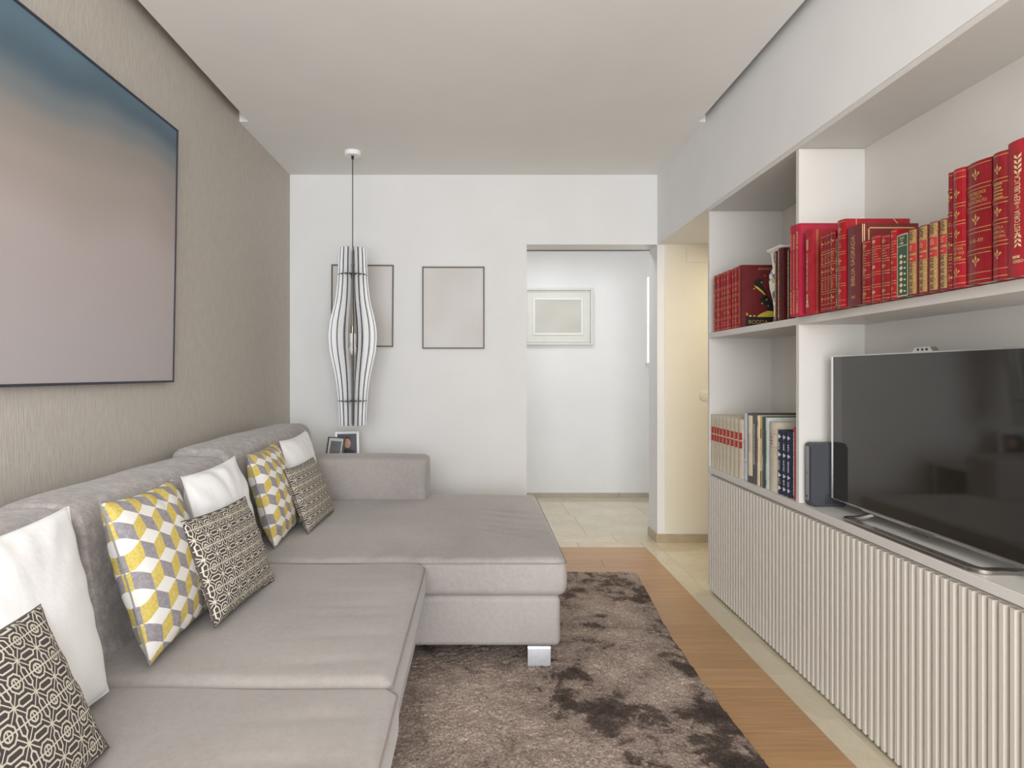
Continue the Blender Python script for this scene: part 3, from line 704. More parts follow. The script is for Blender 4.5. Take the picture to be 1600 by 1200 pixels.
# --- books standing on the worktop
edges = [45, 82, 115, 152, 195, 245, 295, 352, 408, 470]
XW = 1.230
y_hi = YE-.024
ys = [Yat(1105+e/8, 1.238) for e in edges]; sc = (y_hi-ys[-1])/(ys[0]-ys[-1]); ys = [ys[-1]+(v_-ys[-1])*sc for v_ in ys]
for i in range(9):
    bo = Book('book', f'{ordw[i]} beige clothbound book with red spine labels from the left', ys[i+1]+.0004, ys[i]-.0004, XW, ZW+.0005, .278, .18, 'beige_cloth', group='beige set with red labels')
    bo.panel(.655, .775, 'red_label', -.82, .82); bo.panel(.515, .63, 'red_label', -.82, .82)
    bo.b += .0004; bo.vmarks(.675, .755, bo.w*.3, 'gold_leaf', i, .002, .004); bo.vmarks(.535, .61, bo.w*.3, 'gold_leaf', i+10, .002, .004); bo.b -= .0004
def low(xa, xb, yt, label, mat, X=1.236, depth=.19, **kw): return px_book('book', label, 1105+xa/8, 1105+xb/8, 635+yt/8, X, ZW, depth, mat, XY=1.238, **kw)
bo = low(474, 509, 88, 'slim lavender grey book right of the beige set', 'lavender_paper', depth=.22); bo.vmarks(.33, .60, bo.w*.4, 'grey_dark_cloth', 1, .002, .004); bo.panel(.26, .28, 'orange_paper')
bo = low(511, 586, 92, 'dark grey book with cream spine panel on the worktop', 'grey_dark_cloth', depth=.25); bo.panel(.10, .97, 'cream_paper', -.15, .85); bo.vmarks(.45, .70, .005, 'black_print', 2, .002, .005, .005)
bo = low(588, 631, 100, 'charcoal book with white lettering up its spine on the worktop', 'grey_dark_cloth', depth=.25); bo.vmarks(.28, .85, bo.w*.35, 'white_print', 3, .003, .006)
bo = low(633, 671, 118, 'cream book with red lettering on its spine on the worktop', 'cream_paper', depth=.25); bo.vmarks(.33, .68, bo.w*.4, 'red_print', 4, .003, .006); bo.vmarks(.86, .94, bo.w*.3, 'black_print', 14, .002, .004)
bo = low(672, 694, 122, 'narrow brown and orange book on the worktop', 'orange_paper', depth=.25); bo.panel(.0, .22, 'brown_dark', -.95, .5); bo.panel(.22, .68, 'cream_paper', -.95, .5); bo.panel(.68, .82, 'brown_dark', -.95, .5); bo.vmarks(.25, .62, bo.w*.4, 'black_print', 5, .003, .005)
bo = low(698, 738, 132, 'dark teal book next to the pale blue one on the worktop', 'teal_dark', depth=.25); bo.vmarks(.25, .45, bo.w*.2, 'white_print', 6, .003, .005)
bo = low(740, 784, 146, 'pale blue book with dark spine lettering on the worktop', 'pale_blue_paper', depth=.25); bo.vmarks(.36, .82, bo.w*.22, 'teal_dark', 7, .003, .007); bo.vmarks(.05, .12, bo.w*.2, 'black_print', 17, .002, .004)
bo = low(786, 880, 205, 'thick beige book with three red title lines on the worktop', 'beige_cloth', depth=.18); bo.dashes(.78, 1, .024, 'red_print', .0028, seed=5); bo.dashes(.735, 1, .026, 'red_print', .0028, seed=6); bo.dashes(.69, 1, .024, 'red_print', .0028, seed=7)
bm = bmesh.new(); bo.strip(bm, bo.z0+.83*bo.h, .0005); bo.strip(bm, bo.z0+.64*bo.h, .0005); bo.add('spine_line', bm, 'grey_dark_cloth')
for i, (a, b) in enumerate([(884, 944), (945, 1000), (1001, 1056)]):
    bo = low(a, b, 172, ['left', 'middle', 'right'][i] + ' one of three navy books with silver ornaments on the worktop', 'navy_cloth', X=1.240, depth=.20, h=.262, group='navy books with silver ornaments')
    bo.ornaments([.10, .30, .62, .90], bo.w*.62, 'medal', 'white_print')
    for q, (za, zb) in enumerate(((.16, .24), (.38, .53), (.70, .80))): bo.vmarks(za, zb, bo.w*.4, 'white_print', 40+i*3+q, .003, .006)
bo = low(1058, 1092, 268, 'rose red book with white lettering next to the navy books', 'rose_cloth', X=1.244, depth=.18); bo.vmarks(.05, .92, bo.w*.45, 'white_print', 8, .004, .009)
bo = low(1094, 1102, 190, 'thin grey booklet against the divider on the worktop', 'grey_paper', X=1.246, depth=.2, h=.26)

# ------------------------------------------------------------------ black box device beside the television
dv = thing('media_box', 'upright dark grey box device leaning by the divider behind the television', 'device', (1.30, 2.39, ZW))
dv.rotation_euler = (0, 0, 0)
def rrect(x0, x1, z0, z1, r, n=5):
    P = []
    for cx, cz, a0 in ((x1-r, z0+r, -90), (x1-r, z1-r, 0), (x0+r, z1-r, 90), (x0+r, z0+r, 180)):
        for i in range(n+1): a = R(a0+90*i/n); P.append((cx+r*math.cos(a), cz+r*math.sin(a)))
    return P
bm = bmesh.new(); prism(bm, rrect(-.068, .068, .001, .236, .016), 1, -.024, .022)
bmesh.ops.bevel(bm, geom=[e for e in bm.edges if abs(e.verts[0].co.y-e.verts[1].co.y) < 1e-6 and e.verts[0].co.y < 0], offset=.006, segments=3, affect='EDGES')
obj('case', bm, 'device_grey', dv, True)
bm = bmesh.new(); prism(bm, rrect(-.064, .064, .006, .230, .013), 1, .022, .027); obj('back_cover', bm, 'device_black', dv)
bxo('side_strip', (-.0705, -.066, -.006, .014, .02, .222), 'device_silver', dv, .0008, 1)
bxo('indicator', (-.0715, -.0703, .001, .007, .118, .128), 'red_led', dv); bxo('button', (-.0712, -.0703, .0, .008, .032, .040), 'device_black', dv)
bm = bmesh.new()
for i in range(9):
    for j in range(5): x = -.016+i*.0085; z = .012+j*.0075; box(bm, x, x+.0045, -.0245, -.0238, z, z+.0045)
obj('vent_holes', bm, 'device_black', dv)['kind'] = 'stuff'

# ------------------------------------------------------------------ television
TX, TY0, TY1, TZ0, TZ1 = 1.300, 1.386, 2.352, .690, 1.213
TYc = (TY0+TY1)/2
tv = thing('television', 'large flat television with glossy dark screen on the worktop', 'television', (TX, TYc, ZW))
def T(name, bm, mat, sm=False):
    for v in bm.verts: v.co -= Vector((TX, TYc, ZW))
    return obj(name, bm, mat, tv, sm)
T('screen', bxm(TX-.0005, TX+.012, TY0+.003, TY1-.003, TZ0+.004, TZ1-.003), 'tv_screen')
bm = bmesh.new()
for b in ((TX-.0035, TX+.016, TY1-.005, TY1, TZ0, TZ1), (TX-.0035, TX+.016, TY0, TY0+.004, TZ0, TZ1), (TX-.0035, TX+.016, TY0+.004, TY1-.004, TZ1-.004, TZ1), (TX-.0035, TX+.016, TY0+.004, TY1-.004, TZ0, TZ0+.005)): box(bm, *b)
T('bezel', bm, 'silver_edge')
T('back_housing', bxm(TX+.016, TX+.045, TY0+.02, TY1-.02, TZ0+.012, TZ1-.012, bevel=.006), 'tv_plastic')
T('lower_trim', bxm(TX-.001, TX+.013, TYc-.36, TYc+.30, TZ0-.006, TZ0, bevel=.002), 'silver_edge')
bm = bmesh.new(); prism(bm, [(TYc-.045, TZ0+.001), (TYc+.045, TZ0+.001), (TYc+.03, TZ0-.013), (TYc-.025, TZ0-.013)], 0, TX-.006, TX+.004); T('sensor_tab', bm, 'chrome_dark')
bm = bmesh.new(); prism(bm, [(TYc-.043, TZ1), (TYc+.043, TZ1), (TYc+.032, TZ1+.013), (TYc-.032, TZ1+.013)], 0, TX-.003, TX+.016); wc = T('webcam', bm, 'silver_edge')
for q in (-.018, .0, .018):
    bm = bmesh.new(); prism(bm, [(TYc+q+.0035*math.cos(a*math.pi/4), TZ1+.006+.0035*math.sin(a*math.pi/4)) for a in range(8)], 0, TX-.0042, TX-.003); o = T('lens', bm, 'tv_plastic'); o.parent = wc
# arched metal stand: flat front bar, both ends sweep back and up to the panel
def stand():
    P = []; xf = 1.236; xb = 1.318; zb = ZW+.006; ya, yb = TYc+.29, TYc-.29
    P += [(xb, ya-.035, TZ0+.02), (xb, ya-.028, TZ0-.004)]
    for i in range(0, 9): a = R(90*i/8); P.append((xb-.004-(xb-.004-xf-.03)*math.sin(a)*.98, ya-.028+.028*math.sin(a), zb+(TZ0-.010-zb)*(1-math.sin(a))**1.5))
    for i in range(1, 7): a = R(90*i/6); P.append((xf+.03-.03*math.sin(a), ya-.03*(1-math.cos(a)), zb))
    Q = [(x, 2*TYc-y_, z) for x, y_, z in reversed(P[-6:])]+[(xf+.06, yb+.001, zb), (xf+.10, yb-.004, zb), (xf+.15, yb-.012, zb), (xf+.19, yb-.020, zb+.004)]
    return P+[(xf-.002, TYc+.1, zb), (xf-.002, TYc-.1, zb)]+Q
bm = bmesh.new(); tube(bm, stand(), 0, flat=(.015, .0055)); bev(bm, .0012, 1); T('stand', bm, 'chrome_dark', True)
T('stand_neck', bxm(1.310, 1.335, TYc-.26, TYc+.26, TZ0-.002, TZ0+.03, bevel=.003), 'tv_plastic')

# ------------------------------------------------------------------ rug
def rug_edge(y):
    P = [(-.9, .86), (.8, .85), (1.83, .842), (2.38, .833), (2.8, .838), (3.14, .868), (3.62, .905), (3.7, .91)]
    for (a, xa), (b, xb) in zip(P, P[1:]):
        if a <= y <= b: return xa+(xb-xa)*(y-a)/(b-a)
    return .86
RX0, RY0, RY1 = -.62, -.4, 3.65
def lines_(a, b, fa, fb, fine, coarse):
    L = []; v_ = a
    while v_ < b-1e-6: L.append(v_); v_ += fine if fa <= v_ < fb else coarse
    return L+[b]
rx = lines_(0, 1, .18, 1.1, .0032, .02); ry = lines_(RY0, RY1, 1.15, 4, .005, .05)
rd = random.Random(3); vv = []; ff = []; nx = len(rx)
for j, y in enumerate(ry):
    xr = rug_edge(y)+.007*noise.noise(Vector((0, y*9, 3)))
    for i, t in enumerate(rx):
        x = RX0+(xr-RX0)*t; e = min(x-RX0, xr-x, y-RY0, RY1-y)
        if e < .004: z = .001+e*2
        else:
            z = min(.019, .009+e)+.0045*(rd.random()-.5)+.003*noise.noise(Vector((x*55, y*45, 0)))+.002*noise.noise(Vector((x*9, y*9, 5)))
        jx, jy = (rd.random()-.5)*.002, (rd.random()-.5)*.003
        vv.append((x+jx, y+jy, max(.001, min(z, .0235))))
for j in range(len(ry)-1):
    for i in range(nx-1): a = j*nx+i; ff.append((a, a+1, a+1+nx, a+nx))
bm = bpy.data.meshes.new('rug'); bm.from_pydata(vv, [], ff)
tag(obj('rug', bm, 'rug_pile', smooth=True), 'large shaggy taupe rug with dark brown blotches under the sofa', 'rug')

# ------------------------------------------------------------------ sectional sofa
sf = thing('sectional_sofa', 'long taupe velour corner sofa with chaise along the wallpapered wall', 'sofa', (-.7, 2.2, 0))
OFF = Vector(sf.location)
def SF(name, bm, mat='velour', parent=None, sm=True):
    for v in bm.verts: v.co -= OFF
    return obj(name, bm, mat, parent or sf, sm)
ZG = .43
def wob(p, a=.004, s=3.0): return a*noise.noise(Vector((p.x*s, p.y*s, p.z*s)))
def base_def(p, u):
    return p+Vector((wob(p, .003, 4), 0, wob(p, .002, 4)))
SF('base', soft_box(-1.19, -.238, .36, 2.47, .10, .292, .022, .08, base_def))
SF('base', soft_box(-1.19, .317, 2.455, 3.80, .10, .292, .022, .08, base_def))
def seat(x0, x1, y0, y1, z0, z1, crown=.012, fold=None):
    def d(p, u):
        k_ = max(0, 1-u.x**4)*max(0, 1-u.y**4); dz = crown*k_ if u.z > 0 else 0
        dz += wob(p, .005, 3) if u.z > .5 else 0
        bul = .008*(1-u.z**2)
        q = Vector((p.x+u.x*bul, p.y+u.y*bul*.5, p.z+dz))
        if fold and u.z > .2: q.z += fold(p, u)
        return q
    return soft_box(x0, x1, y0, y1, z0, z1, .032, .016, d)
def chaise_fold(p, u):
    f = 0                      # short creases running back from the front seam
    for cx, sl, am in ((-.62, .10, .009), (-.42, .12, .012), (-.25, .16, .014), (-.12, .2, .011), (-.86, .1, .008), (.06, .3, .008)):
        t = (p.y-2.46)
        if 0 <= t < .30: d_ = (p.x-cx-sl*t)/.024; f -= am*math.exp(-d_*d_)*math.sin(math.pi*min(1, (t+.02)/.3))
    for cy, am in ((2.75, .008), (2.85, .010), (2.95, .008), (3.08, .007), (3.2, .007)):
        t = .345-p.x
        if 0 <= t < .36: d_ = (p.y-cy-.35*t)/.026; f -= am*math.exp(-d_*d_)*math.sin(math.pi*(t/.36))
    return f
def seat_fold(p, u):
    f = 0
    t = -.2-p.x
    if 0 <= t < .35:
        for cy in (1.62, 1.78, 1.93, 2.0, 2.12, 2.26, 1.2, 1.36, 1.05): d_ = (p.y-cy+.1*t)/.022; f -= .005*math.exp(-d_*d_)*math.sin(math.pi*t/.35)
    return f
sc1 = SF('seat_cushion', seat(-1.02, .338, 2.462, 3.79, .287, ZG+.006, .010, chaise_fold))
sc2 = SF('seat_cushion', seat(-1.02, -.205, 1.508, 2.448, .285, ZG-.004, .010, seat_fold))
sc3 = SF('seat_cushion', seat(-1.02, -.190, .55, 1.498, .285, ZG-.008, .010, seat_fold))
def seam(x0, x1, y0, y1, z, par, r=.022):
    P = []
    for cx, cy, a0 in ((x1-r, y0+r, -90), (x1-r, y1-r, 0), (x0+r, y1-r, 90), (x0+r, y0+r, 180)):
        for i in range(5): a = R(a0+90*i/4); P.append((cx+r*math.cos(a), cy+r*math.sin(a), z))
    bm = bmesh.new(); tube(bm, P, .0020, 6, True); SF('piping', bm, 'velour_seam', par)
seam(-1.01, .342, 2.4585, 3.79, .418, sc1); seam(-1.01, -.2005, 1.505, 2.4505, .406, sc2); seam(-1.01, -.1855, .548, 1.501, .402, sc3)
def back(y0, y1, zt):
    def d(p, u):
        lean = -.060*max(0, (p.z-.43)/.40)
        f = .012*(1-u.y**2)*(1-u.z**2) if u.x > .5 else 0
        z = p.z+(.004*(1-u.y**4) if u.z > .5 else 0)
        return Vector((p.x+lean+f+wob(p, .004, 5), p.y, z+wob(p, .004, 4)))
    return soft_box(-1.165, -.935, y0, y1, .30, zt, (.06, .022, .055), .035, d)
SF('backrest', back(2.535, 3.795, .852), 'velour_back'); SF('backrest', back(1.585, 2.53, .822), 'velour_back'); SF('backrest', back(.50, 1.58, .818), 'velour_back')
SF('armrest', soft_box(-1.02, -.282, 3.555, 3.795, .425, .674, .032, .04, lambda p, u: p+Vector((wob(p, .004, 5), .006*(1-u.x**2)*(1-u.z**2)*(1 if u.y > 0 else -1), .006*(1-u.x**2) if u.z > .5 else 0))))
SF('armrest', soft_box(-1.19, -.22, .26, .50, .28, .66, .04, .05, None))
def leg(x0, y0, zb=.0175):
    bm = bmesh.new(); t = .008; r = .014; prof = [(y0, zb)]          # bent steel strip: front plate, rounded bend, top plate
    out = [(y0, zb)] + [(y0+r-r*math.cos(R(a)), .0995-r+r*math.sin(R(a))) for a in range(0, 91, 15)] + [(y0+.09, .0995)]
    inn = [(y0+.09, .0995-t)] + [(y0+r-(r-t)*math.cos(R(a)), .0995-r+(r-t)*math.sin(R(a))) for a in range(90, -1, -15)] + [(y0+t, zb)]
    prism(bm, out+inn, 0, x0, x0+.088); SF('leg', bm, 'steel', None, True)
for x0, y0 in ((.192, 2.470), (-1.1, 2.49), (-.36, .42), (-1.1, .42)): leg(x0, y0, .0185 if x0 > -.6 else .001)
for x0 in (.192, -1.1): leg(x0, 3.66, .001)

# ------------------------------------------------------------------ cushions
def cushion_bm(W, H, T, seed, pinch=.10, crease=0):
    bm = bmesh.new(); uvl = bm.loops.layers.uv.new('UVMap'); n = 36; grid = {}
    def pt(i, j, side):
        u, v = -1+2*i/n, -1+2*j/n
        cx = 1-pinch*(1-v*v)*abs(u)**3; cy = 1-pinch*(1-u*u)*abs(v)**3
        x, y = u*W/2*cx, v*H/2*cy
        e = max(0, (1-u*u))**.45*max(0, (1-v*v))**.45
        z = side*(T/2*e + (.004*noise.noise(Vector((u*2.2, v*2.2, seed+side)))*min(1, e*4)))
        if crease:      # puckers running in from the edges
            rim = min(1, e*5)*(1-e)
            z += side*crease*rim*noise.noise(Vector((math.atan2(v, u)*3.2, 0, seed)))
        return Vector((x, y, z))
    def vert(i, j, side):
        key = (i, j, 0 if i in (0, n) or j in (0, n) else side)
        if key not in grid: grid[key] = bm.verts.new(pt(i, j, side))
        return grid[key]
    for side in (1, -1):
        for i in range(n):
            for j in range(n):
                q = [(i, j), (i+1, j), (i+1, j+1), (i, j+1)]
                if side < 0: q = q[::-1]
                f = bm.faces.new([vert(a, b, side) for a, b in q])
                for lp, (a, b) in zip(f.loops, q): lp[uvl].uv = ((-1+2*a/n)*W/2, (-1+2*b/n)*H/2)
    rim = [grid[(i, 0, 0)].co.copy() for i in range(n)]+[grid[(n, j, 0)].co.copy() for j in range(n)]+[grid[(i, n, 0)].co.copy() for i in range(n, 0, -1)]+[grid[(0, j, 0)].co.copy() for j in range(n, 0, -1)]
    return bm, rim
def cushion(name, label, group, mat, seam_mat, W, H, T, foot, lean, yaw=0, roll=0, seed=0, crease=.012, pinch=.06):
    """foot: centre of the lower edge on the seat; lean backwards (towards -X)"""
    root = thing(name, label, 'cushion', foot, group)
    bm, rim = cushion_bm(W, H, T, seed, pinch, crease)
    # local: x -> -Y (left to right seen from the room), y -> up, z -> +X (front)
    A = Matrix(((0, 0, 1), (1, 0, 0), (0, 1, 0))).to_4x4()
    Mx = Matrix.Rotation(R(yaw), 4, 'Z') @ Matrix.Rotation(-R(lean), 4, 'Y') @ Matrix.Rotation(R(roll), 4, 'X') @ A @ Matrix.Translation((0, H/2, 0))
    bmesh.ops.transform(bm, matrix=Mx, verts=bm.verts)
    body = obj('cover', bm, mat, root, True)
    bm2 = bmesh.new(); tube(bm2, [Mx @ p for p in rim], .0022, 6, True); obj('piping', bm2, seam_mat, root, True)
    return root
plain('piping_grey', (150, 146, 142), .9); plain('piping_white', (226, 226, 226), .9); plain('piping_dark', (96, 90, 86), .9)
ZQ = ZG+.012
cushion('throw_cushion', 'white cotton cushion nearest the camera behind a dark lattice cushion', 'white cushions', 'white_cotton', 'piping_white', .47, .42, .105, (-.815, 1.19, ZQ), 12, 2, seed=1, crease=.016)
cushion('lumbar_cushion', 'dark lattice-print cushion nearest the camera at the left edge', 'dark lattice cushions', 'lattice_print', 'piping_dark', .47, .30, .085, (-.690, .975, ZQ), 25, 2, seed=2)
cushion('throw_cushion', 'yellow and grey cube-print cushion in the middle of the sofa', 'yellow cube cushions', 'cube_print', 'piping_grey', .40, .41, .13, (-.800, 1.740, ZQ), 17, 3, -1, seed=3)
cushion('throw_cushion', 'white cotton cushion in the middle, behind a dark lattice cushion and beside a yellow one', 'white cushions', 'white_cotton', 'piping_white', .44, .40, .12, (-.83, 2.225, ZQ), 14, 0, 1, seed=4, crease=.02)
cushion('lumbar_cushion', 'dark lattice-print cushion in the middle of the sofa', 'dark lattice cushions', 'lattice_print', 'piping_dark', .445, .305, .09, (-.715, 1.985, ZQ), 20, -2, -2, seed=5)
cushion('throw_cushion', 'yellow and grey cube-print cushion on the far chaise seat', 'yellow cube cushions', 'cube_print', 'piping_grey', .42, .40, .13, (-.835, 2.80, ZQ), 16, 3, 1, seed=6)
cushion('throw_cushion', 'white cotton cushion at the far end near the armrest', 'white cushions', 'white_cotton', 'piping_white', .46, .40, .12, (-.85, 3.265, ZQ), 13, 0, 1, seed=7, crease=.02)
cushion('lumbar_cushion', 'dark lattice-print cushion on the far chaise seat', 'dark lattice cushions', 'lattice_print', 'piping_dark', .485, .30, .09, (-.74, 3.035, ZQ), 21, 0, -1, seed=8)

# ------------------------------------------------------------------ large picture on the wallpapered wall
pc = thing('wall_canvas', 'large dark-edged picture fading from blue to mauve on the wallpapered wall', 'picture', (XL+.004, 2.628, 1.113))
pc.rotation_euler = (0, R(1.0), 0)
bxo('canvas', (.004, .024, -1.55, -.008, .008, 1.027), 'canvas_print', pc)
bm = bmesh.new()
for b in ((0, .027, -.008, 0, 0, 1.035), (0, .027, -1.558, -1.55, 0, 1.035), (0, .027, -1.55, -.008, 0, .008), (0, .027, -1.55, -.008, 1.027, 1.035)): box(bm, *b)
obj('frame', bm, 'frame_navy', pc)
# thin framed prints on the back wall
def thin_print(label, x0, x1, y0, y1, tilt):
    sc_ = YB/FPX; X0, X1 = (x0-VX)*sc_, (x1-VX)*sc_; Z1, Z0 = CH+(VY-y0)*sc_, CH+(VY-y1)*sc_; w_, h_ = X1-X0, Z1-Z0
    r = thing('framed_print', label, 'picture', ((X0+X1)/2, YB-.001, (Z0+Z1)/2), 'thin framed prints'); r.rotation_euler = (0, R(tilt), 0)
    t = .009; bm = bmesh.new()
    for b in ((-w_/2, -w_/2+t, -.014, 0, -h_/2, h_/2), (w_/2-t, w_/2, -.014, 0, -h_/2, h_/2), (-w_/2+t, w_/2-t, -.014, 0, -h_/2, -h_/2+t), (-w_/2+t, w_/2-t, -.014, 0, h_/2-t, h_/2)): box(bm, *b)
    obj('frame', bm, 'frame_dark', r); bxo('print', (-w_/2+t, w_/2-t, -.008, -.001, -h_/2+t, h_/2-t), 'print_grey', r)
thin_print('thin-framed blank grey print on the back wall behind the pendant lamp', 518, 615, 414, 542, .4)
thin_print('thin-framed blank grey print on the back wall right of the pendant lamp', 660, 757, 417, 545, 0)
# cream picture in the corridor
sc_ = (YC-.02)/FPX; X0, X1 = (818-VX)*sc_, (926.5-VX)*sc_; Z1, Z0 = CH+(VY-450)*sc_, CH+(VY-539)*sc_; w_, h_ = X1-X0, Z1-Z0
r = thing('corridor_picture', 'cream moulded picture frame hanging in the corridor', 'picture', ((X0+X1)/2, YC-.001, (Z0+Z1)/2))
def ring(a, b, c, d, y0, y1):      # frame ring: outer half sizes a,b ; inner c,d
    bm = bmesh.new()
    for q in ((-a, -c, y0, y1, -b, b), (c, a, y0, y1, -b, b), (-c, c, y0, y1, d, b), (-c, c, y0, y1, -b, -d)): box(bm, *q)
    return bev(bm, .003, 2)
obj('frame', ring(w_/2, h_/2, w_/2-.022, h_/2-.022, -.030, 0), 'frame_cream', r)
obj('inner_frame', ring(w_/2-.024, h_/2-.024, w_/2-.034, h_/2-.034, -.022, 0), 'frame_cream', r)
bxo('mount', (-w_/2+.034, w_/2-.034, -.012, -.001, -h_/2+.034, h_/2-.034), 'frame_cream', r)
obj('fillet', ring(.232, .172, .212, .152, -.020, -.011), 'frame_white', r)
bxo('print', (-.212, .212, -.0135, -.012, -.152, .152), 'print_beige', r)

# round switch and cover plate in the passage
sw = thing('light_switch', 'round cream light switch on the passage wall', 'switch', ((1101-VX)*YB/FPX, YB-.002, CH+(VY-618)*YB/FPX))
bm = bmesh.new(); lathe(bm, [(.036, 0), (.036, .003), (.033, .005)], 28); bmesh.ops.rotate(bm, matrix=Matrix.Rotation(R(90), 3, 'X'), verts=bm.verts); obj('plate', bm, 'switch_white', sw)
bm = bmesh.new(); lathe(bm, [(.022, .005), (.022, .0065), (.020, .0075)], 24); bmesh.ops.rotate(bm, matrix=Matrix.Rotation(R(90), 3, 'X'), verts=bm.verts); obj('button', bm, 'switch_white', sw)
cp = thing('cover_plate', 'flat cream junction cover high on the passage wall', 'cover plate', (1.52, YB-.002, CH+(VY-398)*YB/FPX))
bxo('plate', (-.105, .125, -.004, 0, -.052, .052), 'passage_tint', cp, .001, 1)
bm = bmesh.new(); lathe(bm, [(.004, .004), (.004, .0052)], 10); bmesh.ops.rotate(bm, matrix=Matrix.Rotation(R(90), 3, 'X'), verts=bm.verts); bmesh.ops.translate(bm, vec=(-.093, 0, -.041), verts=bm.verts); obj('screw', bm, 'switch_white', cp)

# ------------------------------------------------------------------ slatted pendant lamp
LX, LY = -.764, 3.897
lp = thing('pendant_lamp', 'tall white slatted pendant lamp with dark edges hanging over the sofa', 'lamp', (LX, LY, ZC))
def LZ(y): return CH+(VY-y)*LY/FPX - ZC
bm = bmesh.new(); lathe(bm, [(.050, 0), (.050, -.020), (.047, -.026)], 32); obj('ceiling_rose', bm, 'lamp_white', lp, True)
bm = bmesh.new(); lathe(bm, [(.009, -.026), (.007, -.045)], 12); obj('strain_relief', bm, 'cord_black', lp, True)
bm = bmesh.new(); lathe(bm, [(.0028, -.04), (.0028, LZ(432))], 8); obj('cord', bm, 'cord_black', lp, True)
prof = [(389, .083), (410, .088), (430, .091), (450, .097), (470, .107), (490, .126), (505, .139), (518, .1455), (530, .1465), (545, .142), (560, .131), (575, .118), (590, .106), (610, .095), (626, .090), (645, .085), (664, .082)]
def cat(ps, n=4):
    out = []
    for i in range(len(ps)-1):
        p0, p1, p2, p3 = ps[max(0, i-1)], ps[i], ps[i+1], ps[min(len(ps)-1, i+2)]
        for k_ in range(n):
            t = k_/n; out.append(tuple(.5*((2*b)+(-a+c_)*t+(2*a-5*b+4*c_-d_)*t*t+(-a+3*b-3*c_+d_)*t**3) for a, b, c_, d_ in zip(p0, p1, p2, p3)))
    return out+[ps[-1]]
PR = cat(prof, 3); fdep = .050; th = .0036
def fin_mesh():
    bm = bmesh.new(); rows_ = []
    for y_, r_ in PR:
        z = LZ(y_); ri = r_-fdep
        rows_.append([bm.verts.new(p) for p in ((r_, -th, z), (r_, th, z), (ri, th, z), (ri, -th, z))])
    for a, b in zip(rows_, rows_[1:]):
        for j in range(4): bm.faces.new((a[j], a[(j+1) % 4], b[(j+1) % 4], b[j])).material_index = 1 if j in (0, 2) else 0
    bm.faces.new(rows_[0]).material_index = 1; bm.faces.new(rows_[-1][::-1]).material_index = 1
    bmesh.ops.recalc_face_normals(bm, faces=bm.faces)
    me = bpy.data.meshes.new('fin'); bm.to_mesh(me); bm.free(); me.materials.append(M('lamp_white')); me.materials.append(M('lamp_edge')); return me
fm = fin_mesh()
for i in range(18):
    o = bpy.data.objects.new('fin', fm); C.objects.link(o); o.parent = lp; o.rotation_euler = (0, 0, R(-97+20*i))
def hoop(z, r0, r1):
    bm = bmesh.new(); n = 36
    for (za) in (0,):
        a = [[bm.verts.new((r*math.cos(2*math.pi*i/n), r*math.sin(2*math.pi*i/n), zz)) for i in range(n)] for r, zz in ((r0, z-.0025), (r1, z-.0025), (r1, z+.0025), (r0, z+.0025))]
        for j in range(4):
            for i in range(n): bm.faces.new((a[j][i], a[j][(i+1) % n], a[(j+1) % 4][(i+1) % n], a[(j+1) % 4][i]))
    obj('hoop', bm, 'lamp_edge', lp)
hoop(LZ(430), .030, .0885); hoop(LZ(626), .045, .0875)
for i in range(3):
    a = R(30+120*i); bm = bmesh.new(); tube(bm, [(.008*math.cos(a), .008*math.sin(a), LZ(430)), (.034*math.cos(a), .034*math.sin(a), LZ(430))], .003, 6); obj('spoke', bm, 'lamp_edge', lp)
bm = bmesh.new(); lathe(bm, [(.010, LZ(428)), (.010, LZ(434)), (.006, LZ(436)), (.006, LZ(508)), (.012, LZ(509)), (.013, LZ(522))], 16); obj('stem', bm, 'brass', lp, True)
bm = bmesh.new(); lathe(bm, [(.018, LZ(521)), (.020, LZ(524)), (.020, LZ(534)), (.016, LZ(537))], 20); obj('socket', bm, 'lamp_white', lp, True)
bm = bmesh.new(); lathe(bm, [(.015, LZ(536)), (.022, LZ(541)), (.024, LZ(546)), (.020, LZ(551)), (.010, LZ(554)), (.001, LZ(555))], 20); obj('bulb', bm, 'bulb', lp, True)

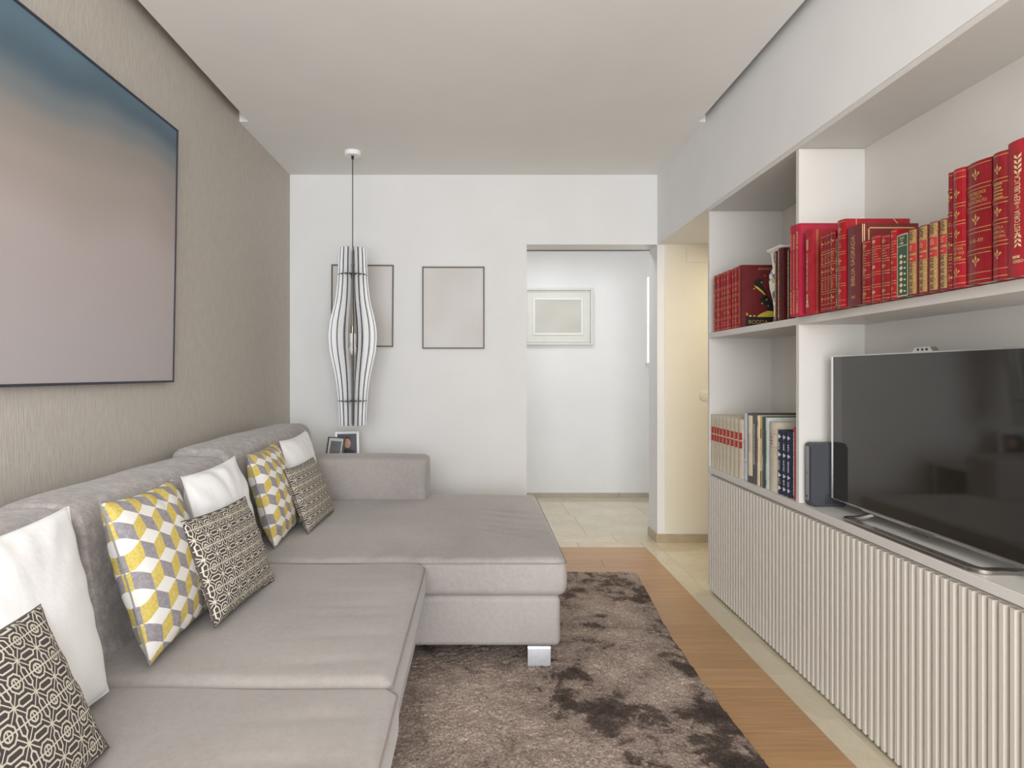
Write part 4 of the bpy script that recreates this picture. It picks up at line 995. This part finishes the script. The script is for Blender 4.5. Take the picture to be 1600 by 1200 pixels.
# ------------------------------------------------------------------ corner table with photo frames behind the armrest
tb = thing('corner_table', 'white corner table behind the sofa armrest', 'table', (-.78, 4.06, 0))
bxo('table_top', (-.46, .34, -.225, .25, .535, .56), 'lacquer', tb, .002, 1)
for x_, y_ in ((-.44, -.20), (.30, -.20), (-.44, .20), (.30, .20)): bxo('leg', (x_, x_+.03, y_, y_+.03, .001, .535), 'lacquer', tb)
def photo_frame(label, loc, w_, h_, t, lean, yaw, fm_, pm, face):
    r = thing('photo_frame', label, 'photo frame', loc, 'photo frames behind the armrest'); r.rotation_euler = (R(-lean), 0, R(yaw))
    bm = bmesh.new()
    for b in ((-w_/2, -w_/2+t, -.008, .006, 0, h_), (w_/2-t, w_/2, -.008, .006, 0, h_), (-w_/2+t, w_/2-t, -.008, .006, 0, t), (-w_/2+t, w_/2-t, -.008, .006, h_-t, h_)): box(bm, *b)
    obj('frame', bm, fm_, r); bxo('backing', (-w_/2+t, w_/2-t, -.001, .005, t, h_-t), 'mat_board', r)
    m = .018 if not face else .003
    bxo('photo', (-w_/2+t+m, w_/2-t-m, -.003, -.001, t+m, h_-t-m), pm, r)
    bxo('easel_back', (-.02, .02, .006, .010, .01, h_*.8), 'gold_frame', r)
    if face:
        def fl_(pts, mat, nm, off): 
            bm = bmesh.new(); bm.faces.new([bm.verts.new((x, -.0032-off, z)) for x, z in pts]); obj(nm, bm, mat, r)
        cz = h_*.66
        fl_([(-.05, t+.003), (.05, t+.003), (.05, h_*.40), (.022, h_*.48), (-.022, h_*.48), (-.048, h_*.42)], 'suit_print', 'photo_clothes', 0)
        fl_([(.001+.0255*math.cos(a*math.pi/8), cz+.010+.034*math.sin(a*math.pi/8)) for a in range(16)], 'hair_print', 'photo_hair', .0004)
        fl_([(.002+.0215*math.cos(a*math.pi/8), cz-.002+.031*math.sin(a*math.pi/8)) for a in range(16)], 'skin_print', 'photo_face', .0008)
    return r
photo_frame('small dark-edged photo frame, left one behind the sofa armrest', (-.905, 3.985, .5612), .135, .190, .006, 12, -30, 'frame_dark', 'photo_grey', False)
photo_frame('silver photo frame with a portrait, right one behind the sofa armrest', (-.835, 4.09, .5612), .150, .215, .012, 12, 16, 'frame_silver', 'photo_dark', True)
